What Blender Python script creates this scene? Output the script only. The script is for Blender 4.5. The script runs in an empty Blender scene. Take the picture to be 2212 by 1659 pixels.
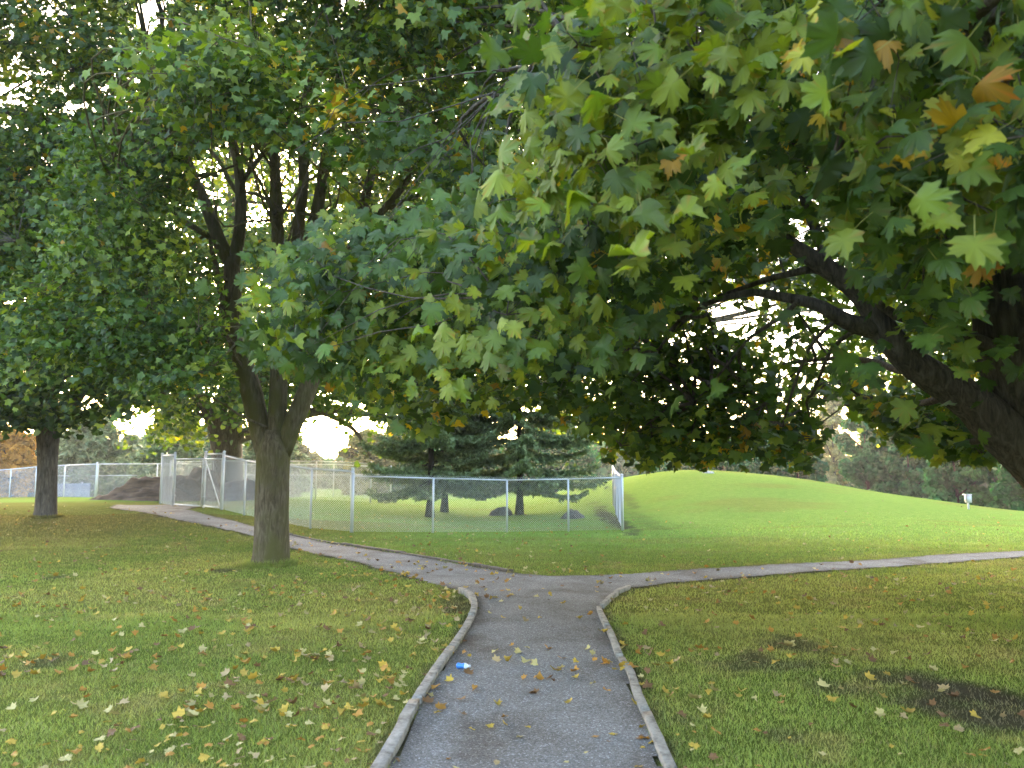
import bpy, math, random
import numpy as np
R = math.radians
rng = np.random.default_rng(7)
random.seed(7)
scene = bpy.context.scene
COL = scene.collection

# ------------------------------------------------------------------ camera
EYE = 1.6
PITCH = R(6.73)
F = 1700.0                       # focal length in units of a 2212 px wide frame
cam_d = bpy.data.cameras.new("camera")
cam_d.sensor_width = 36.0
cam_d.lens = 36.0 * F / 2212.0
cam_d.clip_end = 3000.0
cam_d.clip_start = 0.05
cam_d.dof.use_dof = True
cam_d.dof.focus_distance = 10.0
cam_d.dof.aperture_fstop = 2.6
cam = bpy.data.objects.new("camera", cam_d)
cam.location = (0, 0, EYE)
cam.rotation_euler = (R(90) + PITCH, 0, 0)
COL.objects.link(cam)
scene.camera = cam

HAZE = 0.0006
# ------------------------------------------------------------------ light
SUN_AZ = R(-13.5)                # a little left of straight ahead
SUN_EL = R(9)
w = bpy.data.worlds.new("World")
scene.world = w
w.use_nodes = True
nt = w.node_tree
bg = nt.nodes["Background"]
sky = nt.nodes.new("ShaderNodeTexSky")
sky.sky_type = 'NISHITA'
sky.sun_disc = False
sky.sun_elevation = SUN_EL
sky.sun_rotation = SUN_AZ
sky.air_density = 1.0
sky.dust_density = 5.0
sky.ozone_density = 0.6
wb = nt.nodes.new("ShaderNodeMix"); wb.data_type = 'RGBA'; wb.blend_type = 'MULTIPLY'
wb.inputs[0].default_value = 1.0; wb.inputs[7].default_value = (0.96, 0.97, 1.08, 1)
nt.links.new(sky.outputs[0], wb.inputs[6]); nt.links.new(wb.outputs[2], bg.inputs[0])
bg.inputs[1].default_value = 0.15
sd = bpy.data.lights.new("sun", 'SUN')
sd.energy = 0.6
sd.angle = R(20)
sd.color = (1.0, 0.94, 0.86)
sun = bpy.data.objects.new("sun", sd)
sun.rotation_euler = (R(90) - SUN_EL, 0, R(180) - SUN_AZ)
sun.location = (-20, 80, 30)
COL.objects.link(sun)
scene.view_settings.view_transform = 'Standard'
scene.view_settings.look = 'None'
scene.view_settings.exposure = 4.15
scene.view_settings.gamma = 1.0
scene.render.engine = 'CYCLES'
scene.cycles.max_bounces = 8
scene.cycles.diffuse_bounces = 4
scene.cycles.transmission_bounces = 5
scene.cycles.glossy_bounces = 2

# ------------------------------------------------------------------ terrain
def S(t):
    t = np.clip(t, 0, 1)
    return t * t * (3 - 2 * t)

def terr(x, y):
    x = np.asarray(x, float); y = np.asarray(y, float)
    z = 0.6 * S((y - 14) / 14) * S((1 - x) / 11) * (1 - 0.9 * S((y - 36) / 25))
    dx = x - 9.0; dy = y - 40.0
    sx = np.where(dx < 0, 4.6, 7.6); sy = np.where(dy < 0, 8.2, 14.0)
    z = z + 1.95 * np.exp(-dx**2 / (2 * sx**2) - dy**2 / (2 * sy**2))
    z = z - 2.2 * S((x - 10) / 25) * S((y - 24) / 30)
    z = z + 0.03 * np.sin(x * 0.9 + 1.3) * np.sin(y * 0.7 + 0.4) * S((y - 5) / 8)
    return z

def ray(u, v):
    cx = (u - 1106.0) / F; cz = (829.5 - v) / F
    return np.array([cx, math.cos(PITCH) - cz * math.sin(PITCH), math.sin(PITCH) + cz * math.cos(PITCH)])
def P(u, v, Y):
    d = ray(u, v)
    k = Y / d[1]
    return np.array([d[0] * k, Y, EYE + d[2] * k])
def G(u, v):
    d = ray(u, v)
    ys = np.arange(2.0, 150, 0.02)
    k = ys / d[1]
    h = EYE + d[2] * k - terr(d[0] * k, ys)
    i = np.argmax(h < 0)
    if h[i] >= 0: i = len(ys) - 1
    return np.array([d[0] * k[i], ys[i]])
def proj(p):
    p = np.asarray(p)
    c, s = math.cos(PITCH), math.sin(PITCH)
    y = p[..., 1]; z = p[..., 2] - EYE
    f = y * c + z * s; up = -y * s + z * c
    f = np.where(f < 0.1, 0.1, f)
    return 1106 + F * p[..., 0] / f, 829.5 - F * up / f

def inpoly(px, py, poly):
    px = np.asarray(px); py = np.asarray(py)
    r = np.zeros(px.shape, bool)
    n = len(poly)
    for i in range(n):
        x1, y1 = poly[i]; x2, y2 = poly[(i + 1) % n]
        c = (y1 > py) != (y2 > py)
        with np.errstate(divide='ignore', invalid='ignore'):
            xi = (x2 - x1) * (py - y1) / (y2 - y1 + 1e-12) + x1
        r ^= c & (px < xi)
    return r

# cheap value noise for numpy
_tab = np.random.default_rng(3).random((64, 64))
def vnoise(x, y):
    xi = np.floor(x).astype(int); yi = np.floor(y).astype(int)
    fx = x - xi; fy = y - yi
    fx = fx * fx * (3 - 2 * fx); fy = fy * fy * (3 - 2 * fy)
    g = lambda a, b: _tab[a % 64, b % 64]
    return (g(xi, yi) * (1 - fx) + g(xi + 1, yi) * fx) * (1 - fy) + (g(xi, yi + 1) * (1 - fx) + g(xi + 1, yi + 1) * fx) * fy
def fbm(x, y, o=4):
    s = 0; a = 0.5; t = 0
    for k in range(o):
        s = s + a * vnoise(x * 2**k + 17.3 * k, y * 2**k - 9.1 * k); t += a; a *= 0.55
    return s / t

# ------------------------------------------------------------------ materials
def mat(name):
    m = bpy.data.materials.new(name); m.use_nodes = True
    n = m.node_tree; b = n.nodes["Principled BSDF"]
    return m, n, b
def node(n, t, **kw):
    x = n.nodes.new(t)
    for k, v in kw.items(): setattr(x, k, v)
    return x
def ramp(n, fac, stops):
    r = n.nodes.new("ShaderNodeValToRGB")
    e = r.color_ramp.elements
    e[0].position, e[0].color = stops[0][0], (*stops[0][1], 1)
    e[1].position, e[1].color = stops[-1][0], (*stops[-1][1], 1)
    for p, c in stops[1:-1]:
        q = e.new(p); q.color = (*c, 1)
    n.links.new(fac, r.inputs[0])
    return r.outputs[0]
def noise(n, scale, detail=6, rough=0.6, vec=None, dist=0.0):
    t = n.nodes.new("ShaderNodeTexNoise")
    t.inputs["Scale"].default_value = scale; t.inputs["Detail"].default_value = detail
    t.inputs["Roughness"].default_value = rough; t.inputs["Distortion"].default_value = dist
    if vec is not None: n.links.new(vec, t.inputs["Vector"])
    return t.outputs["Fac"]
def objco(n, scale=(1, 1, 1)):
    tc = n.nodes.new("ShaderNodeTexCoord"); mp = n.nodes.new("ShaderNodeMapping")
    mp.inputs["Scale"].default_value = scale
    n.links.new(tc.outputs["Object"], mp.inputs["Vector"])
    return mp.outputs[0]
def mix(n, fac, a, b, typ='MIX'):
    m = n.nodes.new("ShaderNodeMix"); m.data_type = 'RGBA'; m.blend_type = typ
    for s, v in ((0, fac), (6, a), (7, b)):
        if hasattr(v, 'links'): n.links.new(v, m.inputs[s])
        elif s == 0: m.inputs[0].default_value = v
        else: m.inputs[s].default_value = (*v, 1)
    return m.outputs[2]
def bump(n, b, h, strength, dist):
    k = n.nodes.new("ShaderNodeBump"); k.inputs["Strength"].default_value = strength; k.inputs["Distance"].default_value = dist
    n.links.new(h, k.inputs["Height"]); n.links.new(k.outputs[0], b.inputs["Normal"])

def leaf_mat(name, trans=0.38, rough=0.42, spec=0.5, tint=(1.25, 1.15, 0.45)):
    m, n, b = mat(name)
    at = node(n, "ShaderNodeAttribute", attribute_name="Col")
    nz = noise(n, 30.0, 3)
    c = mix(n, 1.0, at.outputs["Color"], ramp(n, nz, [(0.3, (0.75, 0.78, 0.7)), (0.7, (1.2, 1.2, 1.15))]), 'MULTIPLY')
    n.links.new(c, b.inputs["Base Color"])
    b.inputs["Roughness"].default_value = rough
    b.inputs["Specular IOR Level"].default_value = spec
    tr = n.nodes.new("ShaderNodeBsdfTranslucent")
    tc = mix(n, 1.0, c, tint, 'MULTIPLY')
    n.links.new(tc, tr.inputs[0])
    ms = n.nodes.new("ShaderNodeMixShader"); ms.inputs[0].default_value = trans
    n.links.new(b.outputs[0], ms.inputs[1]); n.links.new(tr.outputs[0], ms.inputs[2])
    n.links.new(ms.outputs[0], n.nodes["Material Output"].inputs["Surface"])
    return m

def bark_mat(name, c1, c2, c3, moss=None):
    m, n, b = mat(name)
    v = objco(n, (9, 9, 1.6))
    a = noise(n, 2.2, 8, 0.65, v, 0.6)
    col = ramp(n, a, [(0.3, c1), (0.5, c2), (0.72, c3)])
    if moss:
        v2 = objco(n, (1, 1, 0.5))
        a2 = noise(n, 2.3, 5, 0.6, v2)
        f = ramp(n, a2, [(0.42, (0, 0, 0)), (0.62, (1, 1, 1))])
        col = mix(n, f, col, moss)
    n.links.new(col, b.inputs["Base Color"])
    b.inputs["Roughness"].default_value = 0.95
    b.inputs["Specular IOR Level"].default_value = 0.15
    v3 = objco(n, (34, 34, 5))
    a3 = noise(n, 1.6, 6, 0.7, v3, 0.8)
    bump(n, b, a3, 0.9, 0.03)
    return m
M = {}
M['leaf'] = leaf_mat('maple_leaf', 0.45, 0.5, 0.4, (1.45, 1.45, 0.4))
M['needle'] = leaf_mat('spruce_needles', 0.12, 0.6, 0.3, (1, 1, 0.8))
M['far_leaf'] = leaf_mat('far_foliage', 0.3, 0.8, 0.1, (1, 1.1, .5))
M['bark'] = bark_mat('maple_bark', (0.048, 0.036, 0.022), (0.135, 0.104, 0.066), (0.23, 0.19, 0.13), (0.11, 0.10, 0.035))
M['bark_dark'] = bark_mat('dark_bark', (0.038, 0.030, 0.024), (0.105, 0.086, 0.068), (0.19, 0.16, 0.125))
M['bark_spruce'] = bark_mat('spruce_bark', (0.018, 0.014, 0.012), (0.05, 0.04, 0.033), (0.09, 0.07, 0.06))

def plain(name, col, rough=0.6, metal=0.0, var=0.15, scale=12.0):
    m, n, b = mat(name)
    a = noise(n, scale, 5)
    lo = tuple(c * (1 - var) for c in col); hi = tuple(min(1, c * (1 + var)) for c in col)
    n.links.new(ramp(n, a, [(0.3, lo), (0.7, hi)]), b.inputs["Base Color"])
    b.inputs["Roughness"].default_value = rough; b.inputs["Metallic"].default_value = metal
    return m
M['galv'] = plain('galvanised_steel', (0.62, 0.64, 0.66), 0.45, 0.35, 0.12, 6)
M['wire'] = plain('fence_wire', (0.66, 0.68, 0.70), 0.5, 0.2, 0.1, 3)
M['soil'] = plain('turned_soil', (0.13, 0.085, 0.058), 1.0, 0, 0.6, 9)
M['soil_dark'] = plain('dark_soil', (0.085, 0.072, 0.066), 1.0, 0, 0.5, 9)

# lawn
m, n, b = mat('lawn'); M['lawn'] = m
at = node(n, "ShaderNodeAttribute", attribute_name="Col")
v = objco(n)
f1 = noise(n, 55.0, 6, 0.75, v)
f2 = noise(n, 5.0, 5, 0.6, v)
c = mix(n, 1.0, at.outputs["Color"], ramp(n, f1, [(0.25, (0.45, 0.45, 0.45)), (0.5, (1, 1, 1)), (0.75, (1.55, 1.5, 1.4))]), 'MULTIPLY')
c = mix(n, 1.0, c, ramp(n, f2, [(0.3, (0.82, 0.88, 0.8)), (0.7, (1.18, 1.1, 1.1))]), 'MULTIPLY')
n.links.new(c, b.inputs["Base Color"])
b.inputs["Roughness"].default_value = 1.0; b.inputs["Specular IOR Level"].default_value = 0.0
bump(n, b, f1, 0.8, 0.03)

# gravel path
m, n, b = mat('gravel'); M['gravel'] = m
v = objco(n)
vo = node(n, "ShaderNodeTexVoronoi"); vo.inputs["Scale"].default_value = 120.0; n.links.new(v, vo.inputs["Vector"])
sep = node(n, "ShaderNodeSeparateColor"); n.links.new(vo.outputs["Color"], sep.inputs[0])
c = ramp(n, sep.outputs[0], [(0.0, (0.115, 0.111, 0.102)), (0.45, (0.178, 0.172, 0.160)), (0.88, (0.24, 0.233, 0.218)), (1.0, (0.42, 0.43, 0.44))])
f = noise(n, 1.1, 6, 0.65, v, .4)
c = mix(n, 1.0, c, ramp(n, f, [(0.32, (0.66, 0.61, 0.56)), (0.5, (1, 1, 1)), (0.7, (1.22, 1.22, 1.22))]), 'MULTIPLY')
f3 = noise(n, 420.0, 2, 0.6, v)
c = mix(n, 1.0, c, ramp(n, f3, [(0.3, (0.6, 0.6, 0.6)), (0.7, (1.4, 1.4, 1.4))]), 'MULTIPLY')
at = node(n, "ShaderNodeAttribute", attribute_name="Col"); c = mix(n, 1.0, c, at.outputs["Color"], 'MULTIPLY')
n.links.new(c, b.inputs["Base Color"]); b.inputs["Roughness"].default_value = 0.95; b.inputs["Specular IOR Level"].default_value = 0.08
bump(n, b, vo.outputs["Distance"], 0.7, 0.012)

m, n, b = mat('weathered_timber'); M['timber'] = m
v = objco(n, (3, 3, 3))
f = noise(n, 4.0, 8, 0.7, v)
n.links.new(ramp(n, f, [(0.32, (0.09, 0.08, 0.06)), (0.5, (0.25, 0.23, 0.195)), (0.7, (0.38, 0.36, 0.31))]), b.inputs["Base Color"])
b.inputs["Roughness"].default_value = 0.9
f = noise(n, 60.0, 5, 0.7, v); bump(n, b, f, 0.6, 0.01)
M['timber_dark'] = plain('dark_timber', (0.10, 0.08, 0.062), 0.95, 0, 0.5, 14)  # edging timber in a darker mottled brown

# ------------------------------------------------------------------ mesh helpers
def link(o, parent=None):
    COL.objects.link(o)
    if parent is not None: o.parent = parent
    return o
def tag(o, label=None, cat=None, group=None, kind=None):
    if label: o['label'] = label
    if cat: o['category'] = cat
    if group: o['group'] = group
    if kind: o['kind'] = kind
    return o
def empty(name, loc):
    o = bpy.data.objects.new(name, None); o.location = tuple(float(a) for a in loc)
    o.empty_display_size = 0.2
    return link(o)
def mesh(name, V, Fc, m, parent=None, col=None, smooth=False, origin=None):
    """V (n,3); Fc (m,k) int array or list of such arrays"""
    V = np.asarray(V, np.float32)
    if parent is not None and origin is None: origin = np.array(parent.location)
    if origin is not None: V = V - np.asarray(origin, np.float32)
    Fl = Fc if isinstance(Fc, list) else [Fc]
    Fl = [np.asarray(f, np.int32) for f in Fl if len(f)]
    me = bpy.data.meshes.new(name)
    me.vertices.add(len(V)); me.vertices.foreach_set('co', V.ravel())
    loops = np.concatenate([f.ravel() for f in Fl])
    tot = np.concatenate([np.full(len(f), f.shape[1], np.int32) for f in Fl])
    start = np.concatenate([[0], np.cumsum(tot)[:-1]]).astype(np.int32)
    me.loops.add(len(loops)); me.loops.foreach_set('vertex_index', loops)
    me.polygons.add(len(tot)); me.polygons.foreach_set('loop_start', start); me.polygons.foreach_set('loop_total', tot)
    if smooth: me.polygons.foreach_set('use_smooth', np.ones(len(tot), bool))
    if col is not None:
        a = me.color_attributes.new('Col', 'FLOAT_COLOR', 'POINT')
        c4 = np.ones((len(V), 4), np.float32); c4[:, :3] = col
        a.data.foreach_set('color', c4.ravel())
    me.materials.append(m)
    me.update(); me.validate()
    o = bpy.data.objects.new(name, me)
    if origin is not None and parent is None: o.location = tuple(float(a) for a in origin)
    return link(o, parent)

class MB:
    """collects pieces for one mesh"""
    def __init__(s): s.V = []; s.F = {}; s.n = 0; s.C = []
    def add(s, V, Fc, col=None):
        V = np.asarray(V, float); Fc = np.asarray(Fc, int)
        s.V.append(V); s.F.setdefault(Fc.shape[1], []).append(Fc + s.n); s.n += len(V)
        if col is not None: s.C.append(np.broadcast_to(col, (len(V), 3)))
    def box(s, c, size, rz=0.0, taper=1.0):
        x, y, z = np.array(size) / 2.0
        V = np.array([[-x, -y, -z], [x, -y, -z], [x, y, -z], [-x, y, -z], [-x * taper, -y * taper, z], [x * taper, -y * taper, z], [x * taper, y * taper, z], [-x * taper, y * taper, z]])
        ca, sa = math.cos(rz), math.sin(rz)
        V = V @ np.array([[ca, sa, 0], [-sa, ca, 0], [0, 0, 1]]) + np.array(c)
        s.add(V, [[0, 3, 2, 1], [4, 5, 6, 7], [0, 1, 5, 4], [1, 2, 6, 5], [2, 3, 7, 6], [3, 0, 4, 7]])
    def tube(s, pts, rad, seg=8, cap=True, wob=0.0):
        pts = np.asarray(pts, float); n_ = len(pts)
        rad = np.broadcast_to(np.asarray(rad, float), (n_,))
        T = np.gradient(pts, axis=0); T /= np.linalg.norm(T, axis=1)[:, None] + 1e-9
        ref = np.array([0, 0, 1.0]) if abs(T[0, 2]) < 0.9 else np.array([1.0, 0, 0])
        U = np.cross(T[0], ref); U /= np.linalg.norm(U)
        a = np.linspace(0, 2 * math.pi, seg, endpoint=False)
        ph = rng.random(3) * 6
        V = []
        for i in range(n_):
            U = U - T[i] * np.dot(U, T[i]); U /= np.linalg.norm(U) + 1e-9
            W = np.cross(T[i], U)
            r = rad[i] * (1 + wob * (np.sin(3 * a + ph[0] + i * .35) + .6 * np.sin(5 * a + ph[1] - i * .6)))
            V.append(pts[i] + np.outer(np.cos(a) * r, U) + np.outer(np.sin(a) * r, W))
        V = np.concatenate(V)
        i = np.arange(n_ - 1)[:, None] * seg; j = np.arange(seg)[None, :]; k = (j + 1) % seg
        Fq = np.stack([i + j, i + k, i + seg + k, i + seg + j], -1).reshape(-1, 4)
        s.add(V, Fq)
        if cap:
            base = s.n
            s.add(np.array([pts[0], pts[-1]]), np.zeros((0, 3), int))
            jj = np.arange(seg); kk = (jj + 1) % seg
            o = base - len(V)
            s.F.setdefault(3, []).append(np.stack([np.full(seg, base), o + kk, o + jj], 1))
            o2 = o + (n_ - 1) * seg
            s.F[3].append(np.stack([np.full(seg, base + 1), o2 + jj, o2 + kk], 1))
    def build(s, name, m, parent=None, smooth=False, origin=None):
        V = np.concatenate(s.V)
        Fl = [np.concatenate(f) for f in s.F.values()]
        col = np.concatenate(s.C) if s.C else None
        return mesh(name, V, Fl, m, parent, col, smooth, origin)

def smooth_path(pts, rad, step=0.25):
    """Catmull-Rom through pts with interpolated radii"""
    p = np.asarray(pts, float); r = np.asarray(rad, float)
    q = np.vstack([2 * p[0] - p[1], p, 2 * p[-1] - p[-2]])
    out = []; ro = []
    for i in range(len(p) - 1):
        L = np.linalg.norm(p[i + 1] - p[i]); k = max(2, int(L / step))
        t = np.linspace(0, 1, k, endpoint=(i == len(p) - 2))[:, None]
        a, b_, c_, d = q[i], q[i + 1], q[i + 2], q[i + 3]
        out.append(0.5 * ((2 * b_) + (-a + c_) * t + (2 * a - 5 * b_ + 4 * c_ - d) * t**2 + (-a + 3 * b_ - 3 * c_ + d) * t**3))
        ro.append(r[i] + (r[i + 1] - r[i]) * t[:, 0])
    return np.concatenate(out), np.concatenate(ro)

# ------------------------------------------------------------------ leaves
HALF = [(0.05, -0.05), (0.24, -0.05), (0.40, -0.10), (0.46, 0.04), (0.63, 0.10), (0.53, 0.21), (0.42, 0.28), (0.46, 0.35), (0.55, 0.41),
        (0.49, 0.50), (0.60, 0.65), (0.41, 0.64), (0.35, 0.76), (0.30, 0.66), (0.19, 0.60), (0.20, 0.70), (0.18, 0.84), (0.08, 0.83)]
def tmpl(half, centre):
    h = np.array(half)
    out = np.vstack([[0, 0.04], h, [0, 1.0], (h * [-1, 1])[::-1]])
    V = np.vstack([[0, centre], out])
    n_ = len(out)
    i = np.arange(n_)
    Fc = np.stack([np.zeros(n_, int), 1 + i, 1 + (i + 1) % n_], 1)
    return V, Fc
def with_stalk(V, Fc):
    k = len(V)
    st = np.array([[-0.012, 0.04], [0.012, 0.04], [0.012, -0.35], [-0.012, -0.35], [0.008, -0.7], [-0.008, -0.7]])
    return np.vstack([V, st]), np.vstack([Fc, np.array([[0, 1, 2], [0, 2, 3], [3, 2, 4], [3, 4, 5]]) + k])
T_HI = tmpl(HALF, 0.3)
T_HIS = with_stalk(*T_HI)
T_MID = tmpl([(0.35, -0.08), (0.60, 0.12), (0.44, 0.29), (0.57, 0.63), (0.22, 0.60)], 0.3)
T_LO = tmpl([(0.5, 0.05), (0.5, 0.6)], 0.35)
T_FAR = (np.array([[0, 0], [0.5, 0.45], [0, 1.0], [-0.5, 0.45]]), np.array([[0, 1, 2], [0, 2, 3]]))

def norm(a): return a / (np.linalg.norm(a, axis=-1, keepdims=True) + 1e-9)
def place_leaves(tm, pos, tip, nrm, size, droop, col, r_):
    """pos (N,3) leaf base; tip direction; normal; returns V,F,C"""
    V2, F2 = tm
    N = len(pos); k = len(V2)
    nrm = norm(nrm); tip = norm(tip - nrm * np.sum(tip * nrm, -1, keepdims=True)); side = np.cross(tip, nrm)
    wx = 0.85 + 0.3 * r_.random((N, 1))
    x = V2[None, :, 0] * wx; y = np.repeat(V2[None, :, 1], N, 0)
    fold = (0.15 + 0.35 * r_.random((N, 1)))
    z = -droop[:, None] * (x**2 * 0.9 + np.abs(y)**2 * 0.55 * np.sign(y)) + fold * np.abs(x) * 0.5 + r_.normal(0, .35, (N, 1)) * x * y + r_.normal(0, .12, (N, 1)) * np.sin(5 * y + 4 * x)
    co = pos[:, None, :] + size[:, None, None] * (x[..., None] * side[:, None, :] + y[..., None] * tip[:, None, :] + z[..., None] * nrm[:, None, :])
    Fc = (F2[None] + (np.arange(N) * k)[:, None, None]).reshape(-1, 3)
    C = np.repeat(col[:, None, :], k, 1)
    if k > 20:      # big leaves: paler round the veins at the centre, browner and spotted at the points
        q = 0.78 + 0.38 * r_.random((N, k)); q[:, 0] = 1.22
        C = C * q[..., None]
        sp = (r_.random((N, k)) < .05); sp[:, 0] = False
        C = np.where(sp[..., None], C * np.array([1.5, .75, .8]), C)
    if k == len(T_HIS[0]): C[:, -6:, :] = np.array([0.30, 0.28, 0.07])
    return co.reshape(-1, 3), Fc, C.reshape(-1, 3)

GREENS = np.array([(0.044, 0.082, 0.018), (0.060, 0.108, 0.020), (0.082, 0.138, 0.022), (0.130, 0.185, 0.026), (0.20, 0.24, 0.030)])
AUT = np.array([(0.55, 0.33, 0.02), (0.62, 0.42, 0.03), (0.40, 0.22, 0.02), (0.42, 0.40, 0.04)])
def palette(ns, nl, r_, yellow=0.25, autumn=0.03, dark=1.0, patch=0.0):
    """per spray base colour, per leaf variation"""
    p = np.array([0.22, 0.28, 0.25, 0.12 + 0.3 * yellow, 0.05 + 0.5 * yellow]); p /= p.sum()
    base = GREENS[r_.choice(5, ns, p=p)]
    autumn = autumn * .6 if autumn < .2 else autumn
    aut = r_.random(ns) < autumn
    dark = dark * 1.04
    c = np.repeat(base[:, None], nl, 1) * (0.7 + 0.6 * r_.random((ns, nl, 1)))
    ap = np.where(aut, 0.65, autumn * 0.5)[:, None]
    pick = r_.random((ns, nl)) < ap
    c = np.where(pick[..., None], AUT[r_.choice(4, (ns, nl))] * (0.6 + 0.5 * r_.random((ns, nl, 1))), c)
    return c * dark

# openings in the canopy where the white sky shows: u, v, ru, rv, share of leaves removed
GAPS = [(305, 935, 22, 50, .97), (330, 900, 16, 30, .9), (447, 905, 11, 45, .9), (705, 965, 36, 62, .99), (690, 905, 18, 30, .9), (765, 875, 30, 14, .85), (785, 915, 18, 22, .8),
        (1288, 950, 26, 20, .95), (1283, 800, 14, 80, .75), (1320, 830, 12, 60, .6), (1585, 690, 48, 34, .93), (1640, 650, 40, 14, .8), (1560, 640, 30, 14, .8), (1830, 665, 22, 24, .9), (1765, 715, 22, 45, .8), (1815, 690, 20, 12, .9),
        (1790, 770, 30, 16, .85), (1700, 800, 18, 25, .75), (1680, 830, 14, 30, .6),
        (320, 40, 36, 38, .97), (345, 10, 40, 20, .95), (17, 80, 20, 26, .95), (50, 178, 22, 12, .9), (127, 190, 14, 12, .9), (233, 193, 22, 10, .9), (160, 232, 24, 14, .92), (293, 170, 16, 20, .9),
        (440, 20, 30, 20, .5), (470, 70, 50, 30, .35), (560, 460, 26, 30, .5), (790, 8, 55, 14, .9), (735, 30, 12, 40, .6), (1245, 25, 14, 8, .8), (1010, 160, 12, 6, .9),
        (30, 650, 34, 14, .9), (40, 940, 60, 22, .6), (200, 870, 30, 30, .5), (245, 925, 20, 20, .7),
        (1530, 235, 30, 12, .85), (1585, 265, 40, 10, .9), (1620, 290, 30, 12, .8), (1755, 235, 18, 28, .9), (1500, 160, 10, 6, .8), (1730, 500, 22, 12, .9), (1790, 490, 18, 26, .9), (1840, 520, 16, 16, .85), (1800, 540, 12, 12, .8),
        (1500, 495, 16, 22, .85), (1340, 500, 10, 10, .7), (2020, 440, 22, 9, .9), (1900, 375, 8, 8, .8), (2090, 430, 14, 10, .7), (2030, 720, 10, 8, .7), (1895, 835, 30, 10, .6), (1920, 790, 50, 14, .5),
        (960, 420, 30, 25, .4), (1090, 470, 16, 10, .8), (1120, 405, 12, 18, .6), (790, 440, 30, 20, .45), (770, 830, 40, 8, .5), (1800, 900, 30, 50, .9)]
GA = np.array(GAPS)
# lower edge of the maple crowns, and the open insides of the two crowns where stems show
VM = np.array([(-400, 930), (60, 930), (200, 920), (330, 850), (500, 825), (530, 775), (700, 795), (740, 835), (800, 890), (900, 940), (1000, 905), (1060, 875), (1180, 865), (1250, 930),
               (1300, 975), (1400, 1000), (1560, 990), (1700, 990), (1735, 1030), (1755, 1030), (1775, 960), (1790, 865), (1830, 870), (1900, 950), (2050, 985), (2150, 990), (2500, 1010)], float)
OPEN = [(14.6, .95, [(400, 345), (470, 300), (540, 290), (620, 330), (710, 350), (740, 440), (700, 540), (560, 545), (530, 590), (470, 540)]),
        (14.6, .93, [(470, 540), (545, 540), (530, 680), (545, 790), (640, 805), (710, 830), (700, 900), (520, 880), (490, 740)]),
        (14.6, .85, [(750, 370), (920, 350), (940, 420), (800, 500), (750, 500)]),
        (8.4, .93, [(1500, 600), (1640, 560), (1700, 490), (1780, 520), (1900, 620), (1960, 700), (2060, 780), (2170, 880), (2300, 960), (2300, 1080), (2180, 1000), (2060, 910), (1900, 800), (1820, 740), (1700, 690), (1500, 690)]),
        (8.4, .93, [(2110, 560), (2300, 540), (2300, 980), (2130, 880), (2080, 760), (2090, 700)]),
        (8.4, .9, [(1690, 230), (1740, 230), (1745, 380), (1790, 500), (1740, 500), (1700, 400)]),
        (9.5, .95, [(440, 530), (522, 530), (516, 690), (548, 800), (540, 900), (440, 900)])]
def gap_keep(pos, r_, full=True):
    u, v = proj(pos)
    u0_, v0_ = u, v; u = u + (fbm(v0_ / 16.0, u0_ / 16.0, 3) - .5) * 70; v = v + (fbm(u0_ / 16.0 + 9, v0_ / 16.0, 3) - .5) * 60
    keep = np.ones(len(pos), bool)
    w_ = (fbm(u / 45.0, pos[:, 1] * .9 + v / 90., 3) - .5) * 60
    keep &= (v < np.interp(u, VM[:, 0], VM[:, 1]) + w_) | (pos[:, 1] > 29)
    for ymax, pr, poly in OPEN[3:] if not full else []:
        keep &= ~(inpoly(u, v, poly) & (r_.random(len(pos)) < .9))
    if not full: return keep
    for ymax, pr, poly in OPEN:
        keep &= ~(inpoly(u, v, poly) & (pos[:, 1] < ymax) & (r_.random(len(pos)) < pr))
    for g in GA:
        d2 = ((u - g[0]) / g[2])**2 + ((v - g[1]) / g[3])**2
        keep &= ~((d2 < 1) & (r_.random(len(pos)) < g[4]))
    return keep

def sample_poly(poly, n_, r_):
    p = np.array(poly, float); lo = p.min(0); hi = p.max(0)
    out = np.zeros((0, 2))
    while len(out) < n_:
        q = lo + (hi - lo) * r_.random((n_ * 2 + 10, 2))
        out = np.vstack([out, q[inpoly(q[:, 0], q[:, 1], poly)]])
    return out[:n_]
def poly_area(poly):
    p = np.array(poly, float); q = np.roll(p, -1, 0)
    return abs(np.sum(p[:, 0] * q[:, 1] - q[:, 0] * p[:, 1])) / 2

def sprays_in(poly, Y0, Y1, size, cov, nl, r_, gaps=True, clumpy=0.5, spread=None):
    Ym = 0.5 * (Y0 + Y1)
    leaf_px = 0.5 * (size * F / Ym)**2 * 0.5
    ns = max(3, int(poly_area(poly) * cov / leaf_px / nl))
    uv = sample_poly(poly, int(ns * (1 + clumpy)), r_)
    Y = Y0 + (Y1 - Y0) * r_.random(len(uv))
    # thin out to make clumps: noise in 3D-ish coordinates
    X = (uv[:, 0] - 1106) / F * Y; Z = (829.5 - uv[:, 1]) / F * Y
    nz = fbm(X * 0.9 + Y * 0.6, Z * 1.3 - Y * 0.45, 3)
    idx = np.argsort(-(nz + 0.25 * r_.random(len(nz))))[:ns]
    c = np.array([P(a, b_, y) for (a, b_), y in zip(uv[idx], Y[idx])])
    c = c[c[:, 2] > 1.75]
    return c

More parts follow.
